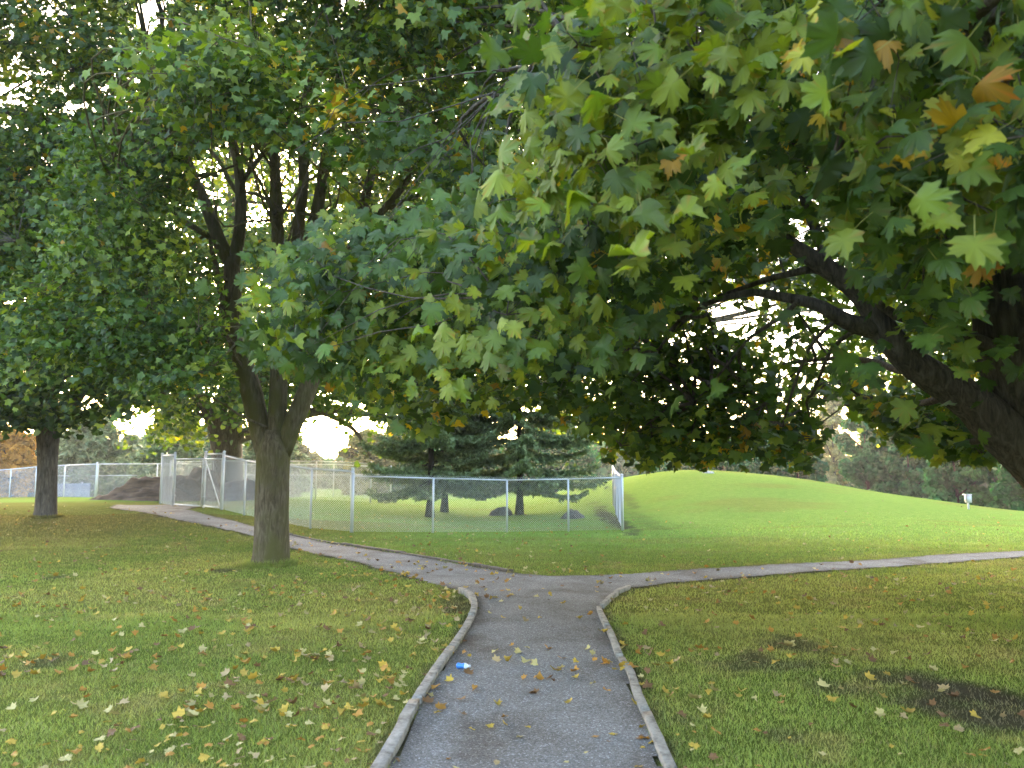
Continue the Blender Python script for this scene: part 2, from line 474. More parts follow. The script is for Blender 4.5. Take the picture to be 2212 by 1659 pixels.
def leaves_from_sprays(c, size, nl, tm, r_, outward, pal, gaps=True, spread=0.32, flat=0.45, droop=0.45, face=0.5, tipdir=(0, 0, -0.6)):
    ns = len(c)
    off = r_.normal(0, 1, (ns, nl, 3)) * np.array([spread, spread, spread * flat])
    tilt = r_.normal(0, 0.25, (ns, 1, 2))
    off[..., 2] += off[..., 0] * tilt[..., 0] + off[..., 1] * tilt[..., 1] - 0.25 * (off[..., 0]**2 + off[..., 1]**2) / max(spread, .01)
    pos = (c[:, None] + off).reshape(-1, 3)
    rad = off.copy(); rad[..., 2] *= 0.4
    rad = norm(rad.reshape(-1, 3))
    out = np.asarray(outward, float)
    N = len(pos)
    cam_dir = norm(np.array([0, 0, EYE]) - pos)
    sn = np.repeat(r_.normal(0, .42, (ns, 1, 3)), nl, 1).reshape(-1, 3)
    nrm = np.array([0, 0, 1.0]) * 0.75 + out * 0.35 + cam_dir * face * 0.5 + sn + r_.normal(0, 0.27, (N, 3))
    tip = rad * 0.8 + np.roll(sn, 1, 1) + out * 0.35 + np.array(tipdir) + r_.normal(0, 0.35, (N, 3))
    col = pal.reshape(-1, 3)
    sz = size * (0.65 + 0.55 * r_.random(N))
    dr = droop * (0.4 + 1.2 * r_.random(N))
    if gaps is not None:
        k = gap_keep(pos, r_, gaps)
        pos, tip, nrm, col, sz, dr = pos[k], tip[k], nrm[k], col[k], sz[k], dr[k]
    return place_leaves(tm, pos, tip, nrm, sz, dr, col, r_)

def twigs(mb, sprays, skeleton, r_, hubs, r_hub=0.02, r_twig=0.005, gapcheck=True):
    """hubs on the way from the skeleton to the sprays"""
    if len(sprays) < 3: return
    H = sprays[r_.choice(len(sprays), min(hubs, len(sprays)), replace=False)]
    sk = np.asarray(skeleton)
    for h in H:
        d = np.linalg.norm(sk - h, axis=1); i = np.argmin(d + 1.1 * r_.random(len(d)))
        L = d[i]; a = sk[i]
        mid = (a + h) / 2 + np.array([0, 0, 0.12 * L]) + r_.normal(0, 0.12 * L, 3)
        q1 = a + (mid - a) * .5 + r_.normal(0, 0.03 * L, 3)
        pts, rr = smooth_path([a, q1, mid, h], [r_hub * (1 + L * .12), r_hub, r_hub * .7, r_hub * .3], 0.4)
        mb.tube(pts, rr, 6, False)
    for s_ in sprays:
        d = np.linalg.norm(H - s_, axis=1); i = np.argmin(d); L = d[i]
        if L < 0.05 or L > 3: continue
        m_ = (H[i] + s_) / 2 + np.array([0, 0, 0.08 * L]) + r_.normal(0, 0.06 * L, 3)
        mb.tube(np.array([H[i], m_, s_]), [r_twig * 1.8, r_twig, r_twig * .5], 3, False)

# ------------------------------------------------------------------ the ground
STEM = None
# path outline from points on the ground
left_lower = [G(*p) for p in [(240, 1098), (300, 1106), (350, 1116), (450, 1136), (545, 1158), (625, 1183), (780, 1218), (900, 1251), (1000, 1280), (1022, 1291), (1032, 1321)]]
stem_left = [G(*p) for p in [(1002, 1381), (952, 1456), (895, 1556), (850, 1651)]]
stem_right = [G(*p) for p in [(1424, 1651), (1386, 1556), (1369, 1516), (1351, 1456), (1334, 1431), (1314, 1376), (1291, 1321)]]
right_lower = [G(*p) for p in [(1298, 1307), (1321, 1287), (1356, 1272), (1456, 1259), (1606, 1248), (1806, 1233), (2006, 1219), (2212, 1204), (2420, 1190)]]
right_upper = [G(*p) for p in [(2420, 1178), (2212, 1192), (2006, 1202), (1806, 1215), (1606, 1226), (1456, 1235), (1356, 1242), (1256, 1246), (1180, 1246), (1106, 1239)]]
left_upper = [G(*p) for p in [(900, 1204), (750, 1181), (625, 1157), (550, 1139), (500, 1125), (440, 1112), (400, 1101), (440, 1094), (370, 1090), (330, 1092), (280, 1092), (250, 1091)]]
def extend(a, b_, L):
    d = (a - b_) / np.linalg.norm(a - b_); return a + d * L
PATH = left_lower + stem_left + [extend(stem_left[-1], stem_left[0], 6), extend(stem_right[0], stem_right[-1], 6)] + stem_right + right_lower + right_upper + left_upper
PATH = [tuple(p) for p in PATH]

def axis(lo, hi, core_lo, core_hi, fine, coarse_growth=1.12):
    a = list(np.arange(core_lo, core_hi + 1e-6, fine))
    s_ = fine; x = core_hi
    while x < hi:
        s_ *= coarse_growth; x += s_; a.append(x)
    s_ = fine; x = core_lo; pre = []
    while x > lo:
        s_ *= coarse_growth; x -= s_; pre.append(x)
    return np.array(pre[::-1] + a)
xs = axis(-165, 165, -14, 20, 0.12); ys = axis(-40, 160, 2.5, 44, 0.12, 1.1)
GX, GY = np.meshgrid(xs, ys)

SOIL = [  # bare patches: centre, half sizes, strength (world metres), found from where they lie on the lawn
]
def soil_patch(u, v, ru, rv, s_):
    c = G(u, v); e = G(u + ru, v); t = G(u, v - rv); b_ = G(u, v + rv)
    SOIL.append((c[0], (t[1] + b_[1]) / 2, abs(e[0] - c[0]), max(abs(t[1] - b_[1]) / 2, .1), s_))
for a in [(100, 1432, 55, 20, .5), (985, 1310, 38, 22, .6), (1715, 1392, 60, 20, .55), (1630, 1425, 45, 16, .6), (1660, 1440, 120, 14, .5), (2080, 1510, 150, 50, .85), (2180, 1560, 110, 50, .8), (1900, 1470, 60, 20, .7), (1800, 1480, 60, 22, .45),
          (118, 1249, 20, 5, .6), (480, 1234, 35, 4, .6), (1690, 1590, 40, 12, .4), (1480, 1560, 30, 20, .3), (1350, 1075, 20, 30, .45), (1385, 1120, 26, 40, .22), (1320, 1120, 25, 35, .9),
          (690, 1480, 20, 8, .5), (330, 1640, 60, 14, .4)]:
    soil_patch(*a)
PA = np.array(PATH)
def edge_dist(x, y):
    x = np.asarray(x, float); y = np.asarray(y, float); d = np.full(x.shape, 9.0)
    for k in range(len(PA)):
        a = PA[k]; b_ = PA[(k + 1) % len(PA)]; e = b_ - a; L2 = e @ e
        if L2 < 1e-6 or min(a[1], b_[1]) < 1.5 and abs(a[1] - b_[1]) < .5: continue
        t = np.clip(((x - a[0]) * e[0] + (y - a[1]) * e[1]) / L2, 0, 1)
        d = np.minimum(d, np.hypot(x - a[0] - t * e[0], y - a[1] - t * e[1]))
    return d
def soil_amount(x, y):
    s_ = .75 * S((.20 - edge_dist(x, y)) / .14) * S((fbm(np.asarray(x) * 2.5, np.asarray(y) * 2.5 + 11, 3) - .35) / .25)
    for cx, cy, rx, ry, st in SOIL:
        d = np.sqrt(((x - cx) / rx)**2 + ((y - cy) / ry)**2)
        d = d + (fbm(x * 3.1, y * 3.1, 4) - .5) * 1.5
        s_ = np.maximum(s_, st * S((1.35 - d) / 0.95))
    # bare strip against the kerbs and under the fence
    return s_
def lawn_colour(x, y):
    a = fbm(x * .35 + 3, y * .35, 4)[..., None]; b_ = fbm(x * 1.6, y * 1.6 + 40, 4)[..., None]
    deep = np.array([0.112, 0.140, 0.030]); olive = np.array([0.158, 0.162, 0.042]); straw = np.array([0.20, 0.165, 0.062]); fresh = np.array([0.155, 0.245, 0.055])
    c = deep + (olive - deep) * S((a - .38) / .3)
    c = c + (straw - c) * .55 * S((b_ - .55) / .25)
    hill = (S((np.asarray(y) - 14) / 8) * S((np.asarray(x) + 6 + (np.asarray(y) > 24) * 20) / 5))[..., None]
    c = c + (fresh * 1.05 - c) * .85 * hill
    dry = (S((fbm(x * .22, y * .8 + 5, 3) - .55) / .2))[..., None] * hill
    c = c + (np.array([0.17, 0.165, 0.045]) - c) * .5 * dry
    leaf_brown = (S((np.asarray(y) - 16) / 6) * S((34 - np.asarray(y)) / 4) * S((-6 - np.asarray(x)) / 5))[..., None]
    c = c + (np.array([0.15, 0.115, 0.045]) - c) * .6 * leaf_brown
    s_ = soil_amount(x, y)[..., None]
    soil = np.array([0.062, 0.048, 0.040]) * (0.7 + .6 * fbm(x * 6, y * 6, 3)[..., None])
    return c + (soil - c) * s_
V = np.stack([GX, GY, terr(GX, GY)], -1)
V[..., 2] += 0.012 * (fbm(GX * 2, GY * 2) - .5) * (np.abs(GX) < 20) * (GY < 40) * ~inpoly(GX, GY, PATH)
ny, nx = GX.shape
i = np.arange(ny - 1)[:, None] * nx; j = np.arange(nx - 1)[None]
Fq = np.stack([i + j, i + j + 1, i + nx + j + 1, i + nx + j], -1).reshape(-1, 4)
lawn = mesh('lawn', V.reshape(-1, 3), Fq, M['lawn'], col=lawn_colour(GX, GY).reshape(-1, 3), smooth=True)
tag(lawn, kind='structure')

# path: fine grid cells clipped by the outline with jagged edge
px = np.arange(-24, 22, 0.08); py = np.arange(0, 30, 0.08)
PX, PY = np.meshgrid(px, py)
inside = inpoly(PX + (fbm(PX * 5, PY * 5, 3) - .5) * .12, PY + (fbm(PX * 5 + 7, PY * 5, 3) - .5) * .12, PATH)
PV = np.stack([PX, PY, terr(PX, PY) + 0.014], -1).reshape(-1, 3)
nyp, nxp = PX.shape
i = np.arange(nyp - 1)[:, None] * nxp; j = np.arange(nxp - 1)[None]
Fq = np.stack([i + j, i + j + 1, i + nxp + j + 1, i + nxp + j], -1).reshape(-1, 4)
ins = inside.ravel()[Fq].sum(1) >= 2
Fq = Fq[ins]
used, inv = np.unique(Fq, return_inverse=True)
pe = edge_dist(PV[used][:, 0], PV[used][:, 1]); pq = S((.22 - pe) / .2) * S((fbm(PV[used][:, 0] * 2, PV[used][:, 1] * 2, 3) - .3) / .3)
pcol = 1 - pq[:, None] * np.array([.28, .33, .38])
path = mesh('gravel_path', PV[used], inv.reshape(-1, 4), M['gravel'], col=pcol, smooth=True)
tag(path, kind='structure')

# grass blades on the near lawn
def grass(n_, y0, y1, h, wd, name_seed, ring=None):
    r_ = np.random.default_rng(name_seed)
    y = y0 + (y1 - y0) * r_.random(n_ * 2) ** 1.15
    x = (r_.random(n_ * 2) * 2 - 1) * (y * 0.70 + 0.6)
    # tufts
    nz = fbm(x * 7, y * 7, 3)
    s_ = soil_amount(x, y)
    k = ~inpoly(x, y, PATH) & (r_.random(len(x)) > s_ * .93) & (r_.random(len(x)) < 0.35 + 1.2 * nz)
    x, y, nz = x[k][:n_], y[k][:n_], nz[k][:n_]
    if ring is not None:
        a = r_.random(n_) * 6.283; q = ring[2] * (1.0 + .45 * r_.random(n_)**2)
        x = ring[0] + np.cos(a) * q; y = ring[1] + np.sin(a) * q; nz = .5 + .5 * r_.random(n_)
    N = len(x)
    z = terr(x, y)
    a = r_.random(N) * 6.283; hh = h * (0.5 + r_.random(N)) * (0.6 + .8 * nz); ww = wd * (0.7 + .6 * r_.random(N)) * (1 + y / 14)
    lean = r_.normal(0, .55, (N, 2)) * hh[:, None]
    dx = np.cos(a) * ww / 2; dy = np.sin(a) * ww / 2
    B1 = np.stack([x - dx, y - dy, z - .004], 1); B2 = np.stack([x + dx, y + dy, z - .004], 1)
    hh = hh * np.clip((27.5 - y) / 6, .3, 1)
    Tp = np.stack([x + lean[:, 0], y + lean[:, 1], z + hh], 1)
    V = np.stack([B1, B2, Tp], 1).reshape(-1, 3)
    c = lawn_colour(x, y) * (1.95 - .65 * S((y[:, None] - 11) / 9)) * (0.78 + .5 * r_.random((N, 1)))
    st = r_.random(N) < .08
    c[st] = np.array([0.24, 0.20, 0.09]) * (0.6 + .6 * r_.random((st.sum(), 1)))
    C = np.repeat(c[:, None], 3, 1); C[:, 2] *= 1.25
    return V, np.arange(3 * N).reshape(-1, 3), C.reshape(-1, 3)
Vs, Fs, Cs, o_ = [], [], [], 0
rM = G(583, 1221); rL = G(98, 1117)
for args in ((2600, 12, 13, .085, .006, 7, (rM[0], rM[1], .33)), (1800, 20, 21, .085, .009, 8, (rL[0], rL[1], .30)), (190000, 3.6, 9.5, .024, .0040, 1), (140000, 8.5, 19, .028, .006, 2), (50000, 17, 27, .036, .009, 3)):
    v_, f_, c_ = grass(*args)
    Vs.append(v_); Fs.append(f_ + o_); Cs.append(c_); o_ += len(v_)
M['blade'] = leaf_mat('grass_blades', 0.3, 0.6, 0.25, (1.1, 1.1, 0.7))
g_ = mesh('grass', np.concatenate(Vs), np.concatenate(Fs), M['blade'], col=np.concatenate(Cs))
tag(g_, 'short mown green grass on the lawns beside the gravel path', 'grass', kind='stuff')

# ------------------------------------------------------------------ kerbs
def kerb(label, pts, wd, h, mt, seg_len, seed, lift=0.0, cuts=None):
    r_ = np.random.default_rng(seed)
    pts = np.array(pts); root = None
    p3, _ = smooth_path(np.c_[pts, np.zeros(len(pts))], np.ones(len(pts)), 0.12)
    L = np.concatenate([[0], np.cumsum(np.linalg.norm(np.diff(p3[:, :2], axis=0), axis=1))])
    root = empty('path_edging', (p3[0, 0], p3[0, 1], float(terr(p3[0, 0], p3[0, 1]))))
    tag(root, label, 'kerb', 'timber edging along the gravel path')
    s0 = 0.0
    while s0 < L[-1] - .1:
        s1 = min(L[-1], s0 + seg_len * (0.8 + .4 * r_.random()))
        q = np.linspace(s0 + .013, s1 - .013, max(3, int((s1 - s0) / .12)))
        x = np.interp(q, L, p3[:, 0]); y = np.interp(q, L, p3[:, 1])
        t = np.gradient(np.c_[x, y], axis=0); t /= np.linalg.norm(t, axis=1)[:, None]
        nn = np.c_[-t[:, 1], t[:, 0]]
        jog = r_.normal(0, .014); z = terr(x, y) + lift + r_.normal(0, .008) + np.linspace(0, r_.normal(0, .012), len(q))
        prof = [(-.5, -.06), (-.5, h * .93), (-.44, h), (.44, h), (.5, h * .93), (.5, -.06)]
        V = []
        for k in range(len(q)):
            for a, b_ in prof:
                wj = wd * (1 + .06 * (fbm(q[k:k+1] * 4, np.array([a * 9.]), 2)[0] - .5) * 2)
                V.append((x[k] + nn[k, 0] * (a * wj + jog), y[k] + nn[k, 1] * (a * wj + jog), z[k] + b_ + .014 * (vnoise(np.array([q[k] * 9]), np.array([a * 7.]))[0] - .5)))
        m_ = len(prof); V = np.array(V)
        ii = np.arange(len(q) - 1)[:, None] * m_; jj = np.arange(m_)[None]; kk = (jj + 1) % m_
        Fq = np.stack([ii + jj, ii + kk, ii + m_ + kk, ii + m_ + jj], -1).reshape(-1, 4)
        mb = MB(); mb.add(V, Fq)
        e = (len(q) - 1) * m_
        mb.F[6] = [np.array([[5, 4, 3, 2, 1, 0]]), np.array([[e, e + 1, e + 2, e + 3, e + 4, e + 5]])]
        mb.build('timber', mt, root)
        s0 = s1
stl = [extend(stem_left[-1], stem_left[0], 4.5)] + stem_left[::-1] + [left_lower[-1], left_lower[-2], left_lower[-3]]
kerb('pale weathered timber edging between the path and the lawn with the forked maple', [p + np.array([-.045, 0]) for p in stl], .075, .05, M['timber'], 1.9, 1)
strt = [extend(stem_right[0], stem_right[-1], 4.5)] + stem_right + right_lower[:3]
kerb('grey timber edging with open joints beside the shaded lawn', [p + np.array([.030, 0]) for p in strt], .062, .045, M['timber'], 1.4, 2)
kerb('low dark timber edging on the fence side of the path', [G(*p) for p in [(560, 1139), (625, 1155), (750, 1179), (900, 1202), (1000, 1218), (1106, 1237)]], .10, .045, M['timber_dark'], 2.4, 3)

# ------------------------------------------------------------------ fences
def wires(mb, A, B, hA, hB, pitch=0.06, r=0.0023, over=0.03, low=0.02):
    """chain link panel between ground points A and B (3D), real crossed wires"""
    A = np.array(A, float); B = np.array(B, float)
    d = B - A; L = np.linalg.norm(d[:2]); h = max(hA, hB) + over
    s0 = np.arange(-h, L, pitch * 1.0)
    segs = []
    for sgn in (1, -1):
        for a in s0:
            if sgn == 1: sa, ta, sb, tb = a, low, a + h - low, h
            else: sa, ta, sb, tb = a + h - low, low, a, h
            # clip to 0..L in s
            def cl(s1, t1, s2, t2):
                if s1 > s2: s1, t1, s2, t2 = s2, t2, s1, t1
                if s2 <= 0 or s1 >= L: return None
                k = (t2 - t1) / (s2 - s1)
                if s1 < 0: t1 += -s1 * k; s1 = 0
                if s2 > L: t2 += (L - s2) * k; s2 = L
                return s1, t1, s2, t2
            q = cl(sa, ta, sb, tb)
            if q and abs(q[2] - q[0]) > .01: segs.append(q + (sgn,))
    q = np.array(segs)
    e = d[:2] / L; nrm_ = np.array([-e[1], e[0], 0])
    def pt(s_, t_, o):
        f = s_ / L
        base = A + np.outer(f, d); hh = (hA + (hB - hA) * f) / max(hA, hB)
        return base + np.outer(t_ * hh, [0, 0, 1]) + np.outer(o, nrm_)
    p1 = pt(q[:, 0], q[:, 1], q[:, 4] * r * .8); p2 = pt(q[:, 2], q[:, 3], q[:, 4] * r * .8)
    T = norm(p2 - p1); U = np.broadcast_to(nrm_, T.shape); W = np.cross(T, U)
    V = []
    for p_ in (p1, p2):
        for k in range(3):
            a = k * 2.0944 + .5
            V.append(p_ + r * (math.cos(a) * U + math.sin(a) * W))
    V = np.stack(V, 1); N = len(p1)
    o = (np.arange(N) * 6)[:, None, None]
    Fq = np.array([[0, 1, 4, 3], [1, 2, 5, 4], [2, 0, 3, 5]])[None] + o
    mb.add(V.reshape(-1, 3), Fq.reshape(-1, 4))

def fence(label, pts, h, r_post=0.03, ends=(1, 1), over=0.03, pitch=0.06, wr=0.0023, rails=True, group='chain link fences around the fenced field', brail=False, heights=None):
    pts = [np.array(p, float) for p in pts]
    z = [float(terr(p[0], p[1])) for p in pts]
    hs = heights or [h] * len(pts)
    root = empty('chain_link_fence', (pts[0][0], pts[0][1], z[0]))
    tag(root, label, 'fence', group)
    for k, p in enumerate(pts):
        big = (k == 0 and ends[0]) or (k == len(pts) - 1 and ends[1])
        rr = r_post * (1.35 if big else 1.0)
        mb = MB(); top = hs[k] + (0.05 if big else -0.01)
        mb.tube([[p[0], p[1], z[k] - .1], [p[0], p[1], z[k] + top * .5], [p[0], p[1], z[k] + top]], rr, 10)
        po = mb.build('post', M['galv'], root, True)
        if big:
            mb = MB(); c_ = np.array([p[0], p[1], z[k] + top])
            a = np.linspace(0, math.pi / 2, 4)
            mb.tube([c_ + [0, 0, -.01], c_ + [0, 0, .012], c_ + [0, 0, .03], c_ + [0, 0, .042]], [rr * 1.18, rr * 1.15, rr * .85, rr * .2], 10)
            co = mb.build('post_cap', M['galv'], None, True, origin=root.location); co.parent = po; co.location = (0, 0, 0)
            co.matrix_parent_inverse.identity()
    if rails:
        mb = MB()
        for k in range(len(pts) - 1):
            a = np.array([*pts[k], z[k] + hs[k] - .02]); b_ = np.array([*pts[k + 1], z[k + 1] + hs[k + 1] - .02])
            mb.tube([a, (a + b_) / 2, b_], 0.021, 8)
        mb.build('top_rail', M['galv'], root, True)
    mb = MB()
    for k in range(len(pts) - 1):
        wires(mb, (*pts[k], z[k]), (*pts[k + 1], z[k + 1]), hs[k], hs[k + 1], pitch, wr, over)
    mb.build('wire_mesh', M['wire'], root)
    return root

def gp(u, v): return G(u, v)
c760 = gp(760, 1150); c1345 = gp(1345, 1146)
def lerp(a, b_, t): return a + (b_ - a) * t
print('corner', c760, c1345)
front = [c760, gp(935, 1151), gp(1095, 1150), gp(1228, 1148), c1345]
fence('low chain link fence front run ending in a stout corner post below the green mound', front, 1.50, over=0.06, pitch=0.062, wr=0.0027)
side = [c1345, np.array([c1345[0] + .25, c1345[1] + 2.6]), np.array([c1345[0] + .5, c1345[1] + 5.2]), np.array([c1345[0] + .75, c1345[1] + 7.8])]
fence('chain link fence side run climbing back along the foot of the green mound', side, 1.5, ends=(0, 1), over=0.05, pitch=0.062, wr=0.0027)
tall = [c760 + np.array([-.02, .03]), gp(670, 1142), gp(527, 1113), gp(478, 1101)]
fence('taller chain link fence run passing behind the forked maple up to the gate', tall, 1.62, heights=[1.62, 1.62, 1.66, 1.75], pitch=0.06, wr=0.003)

# gate: two leaves of pipe frame with mesh
g0 = gp(437, 1097); g1 = gp(478, 1101); g2 = gp(373, 1093); g3 = gp(346, 1088)
def gate(label, a, b_, h, brace):
    za, zb = float(terr(*a)), float(terr(*b_))
    root = empty('metal_gate', (a[0], a[1], za)); tag(root, label, 'gate', 'gates in the chain link fence')
    e = (b_ - a) / np.linalg.norm(b_ - a); a = a + e * .07; b_ = b_ - e * .07
    A0 = np.array([*a, za + .06]); A1 = np.array([*a, za + h]); B0 = np.array([*b_, zb + .06]); B1 = np.array([*b_, zb + h])
    mb = MB()
    for p_, q_ in ((A0, A1), (B0, B1), (A0, B0), (A1, B1)): mb.tube([p_, (p_ + q_) / 2, q_], .024, 8)
    mb.build('gate_frame', M['galv'], root, True)
    if brace:
        mb = MB(); mb.tube([A1, (A1 + B0) / 2, B0], .019, 8); mb.build('brace', M['brace'], root, True)
    mb = MB(); wires(mb, A0 - [0, 0, .06], B0 - [0, 0, .06], h, h, .06, .003, 0, .06); mb.build('wire_mesh', M['wire'], root)
    for hz in (.3, h - .25):
        mb = MB(); mb.box(A0 + [0, 0, hz], (.07, .07, .06)); mb.build('hinge', M['galv'], root)
M['brace'] = plain('bright_pipe', (0.85, 0.86, 0.88), 0.35, 0.2, 0.05)
gate('gate leaf with a bright diagonal brace nearest the forked maple', g0, g1, 1.62, True)
gate('wide gate leaf without a brace in front of the soil heap', g2, g0 , 1.62, False)
fence('short tilted fence panel beside the wide gate leaf', [g3, g2], 1.78, ends=(1, 1), pitch=.06, wr=.003)
fence('thick gate post pair joining the two gate leaves', [g0 + np.array([0.02, .05]), g1 + np.array([0.0, .05])], 1.8, pitch=.08, wr=.002)

# fences further back
Lc = np.array([-21.5, 41.0])
fence('long chain link fence receding behind the dark trunked maple', [Lc, Lc + [-3.0, 2.4], Lc + [-6, 4.8], Lc + [-9, 7.2], Lc + [-12, 9.6], Lc + [-15, 12], Lc + [-18.5, 15], Lc + [-22, 18]], 1.75, pitch=.09, wr=.0026)
fence('chain link fence between the receding run and the soil heap', [Lc + [.06, 0], Lc + [3.0, .3], Lc + [6.0, .6], Lc + [9.0, .9], Lc + [12, 1.2], Lc + [15, 1.5]], 1.75, ends=(0, 1), pitch=.09, wr=.0026)
fence('far low fence rail crossing the field behind the soil heap', [(-36, 56), (-31, 56), (-26, 55.5), (-21, 55), (-16, 54.5), (-11, 54), (-7, 53.5), (-3, 53)], 1.6, pitch=.12, wr=.003)
fence('inner chain link fence behind the spruces ending at a lone post', [gp(800, 1086), gp(800, 1086) + [-2.6, .6], gp(800, 1086) + [-5.2, 1.3], gp(800, 1086) + [-7.8, 2.0], gp(800, 1086) + [-10.2, 2.8]], 1.75, pitch=.075, wr=.0033)

# ------------------------------------------------------------------ soil heaps
def heap(name, label, cat, cx, cy, rx, ry, h, mt, seed, group=None, rot=0.0):
    r_ = np.random.default_rng(seed)
    n_ = 60
    a = np.linspace(-1.15, 1.15, n_); X, Y = np.meshgrid(a, a)
    d = np.sqrt(X**2 + Y**2) + (fbm(X * 3 + seed, Y * 3, 4) - .5) * .5
    H = h * S((1.05 - d) / .95) * (0.75 + .5 * fbm(X * 2 + 5, Y * 2 + seed, 3)) + .34 * min(h, 1) * (fbm(X * 8, Y * 8 + seed, 4) - .5) * S((1.05 - d) / .3)
    ca, sa = math.cos(rot), math.sin(rot)
    wx = cx + (X * rx) * ca - (Y * ry) * sa; wy = cy + (X * rx) * sa + (Y * ry) * ca
    z = terr(wx, wy) + H - .05
    V = np.stack([wx, wy, z], -1).reshape(-1, 3)
    i = np.arange(n_ - 1)[:, None] * n_; j = np.arange(n_ - 1)[None]
    Fq = np.stack([i + j, i + j + 1, i + n_ + j + 1, i + n_ + j], -1).reshape(-1, 4)
    keep = (H.ravel()[Fq].max(1) > .01)
    Fq = Fq[keep]; used, inv = np.unique(Fq, return_inverse=True)
    o = mesh(name, V[used], inv.reshape(-1, 4), mt, origin=(cx, cy, float(terr(cx, cy))), smooth=True)
    return tag(o, label, cat, group)
gh = gp(330, 1085)
heap('soil_heap', 'long low heap of brown soil tapering out beyond the gate', 'soil heap', P(330, 1080, 34)[0], 34.5, 3.0, 1.3, 1.0, M['soil'], 3, 'soil heaps behind the gate')
heap('soil_heap', 'tall brown soil heap seen through the gate mesh', 'soil heap', P(420, 1080, 35)[0], 35.5, 1.5, 1.2, 1.35, M['soil'], 4, 'soil heaps behind the gate')
heap('soil_heap', 'rounded soil heap between the gate and the forked maple', 'soil heap', P(500, 1080, 33)[0], 34, 1.6, 1.2, .9, M['soil'], 5, 'soil heaps behind the gate')
for (u, v, rx, h, sd_, lb) in ((1083, 1113, .6, .34, 6, 'dark mound of soil between the two spruces nearest the front fence'), (1238, 1119, .5, .32, 8, 'small dark mound of soil near the fence corner under the spruce')):
    c_ = gp(u, v); heap('soil_mound', lb, 'soil mound', c_[0], c_[1], rx, .5, h, M['soil_dark'], sd_, 'dark soil mounds under the spruces')

# ------------------------------------------------------------------ broadleaf trees
def limb_part(root, name, m, specs, skel, seg=12, wob=0.03, step=.22):
    for pts, rad in specs:
        p_, r_ = smooth_path(pts, rad, step)
        mb = MB(); mb.tube(p_, r_, seg, True, wob)
        mb.build(name, m, root, True)
        skel.append(p_)

def crown(root, regs, skel, seed, hubs=30, twig_m=None, name='crown', r_hub=.02, shade_sprays=None):
    r_ = np.random.default_rng(seed)
    Vs, Fs, Cs, o_ = [], [], [], 0
    tw = MB()
    sk = np.concatenate(skel)
    for g in regs:
        c = sprays_in(g['poly'], g['Y'][0], g['Y'][1], g['size'], g['cov'], g['nl'], r_, clumpy=g.get('clumpy', .5))
        if not len(c): continue
        cols = palette(len(c), g['nl'], r_, g.get('yellow', .25), g.get('aut', .03), g.get('tone', 1.0))
        v_, f_, k_ = leaves_from_sprays(c, g['size'], g['nl'], g['tm'], r_, g.get('out', (-.3, -.6, 0)), cols, g.get('gaps', True), g.get('spread', .32), g.get('flat', .45), g.get('droop', .45), g.get('face', .5), g.get('tip', (0, 0, -.6)))
        Vs.append(v_); Fs.append(f_ + o_); Cs.append(k_); o_ += len(v_)
        twigs(tw, c[gap_keep(c, r_)], sk, r_, g.get('hubs', hubs), g.get('r_hub', r_hub), g.get('r_twig', .004))
    if shade_sprays is not None:
        lo, hi, ns, size, nl = shade_sprays
        c = np.array(lo) + (np.array(hi) - np.array(lo)) * r_.random((ns, 3))
        cols = palette(ns, nl, r_)
        v_, f_, k_ = leaves_from_sprays(c, size, nl, T_MID, r_, (0, 0, 0), cols, None, .35)
        Vs.append(v_); Fs.append(f_ + o_); Cs.append(k_); o_ += len(v_)
        twigs(tw, c, sk, r_, 12, r_hub)
    tw.build('branches', twig_m, root)
    mesh(name, np.concatenate(Vs), np.concatenate(Fs), M['leaf'], root, col=np.concatenate(Cs))
    print(root.name, root['label'][:20], 'leaf faces', sum(len(f) for f in Fs))

def tree_root(label, x, y, group='maple trees standing on the lawn'):
    root = empty('maple_tree', (x, y, float(terr(x, y)))); tag(root, label, 'tree', group); return root
def path_px(seq, Y, dY=None):
    """seq of (u, v, half width px[, Y])"""
    pts = []; rad = []
    for s_ in seq:
        y = s_[3] if len(s_) > 3 else Y
        pts.append(P(s_[0], s_[1], y)); rad.append(s_[2] / F * y)
    return pts, rad

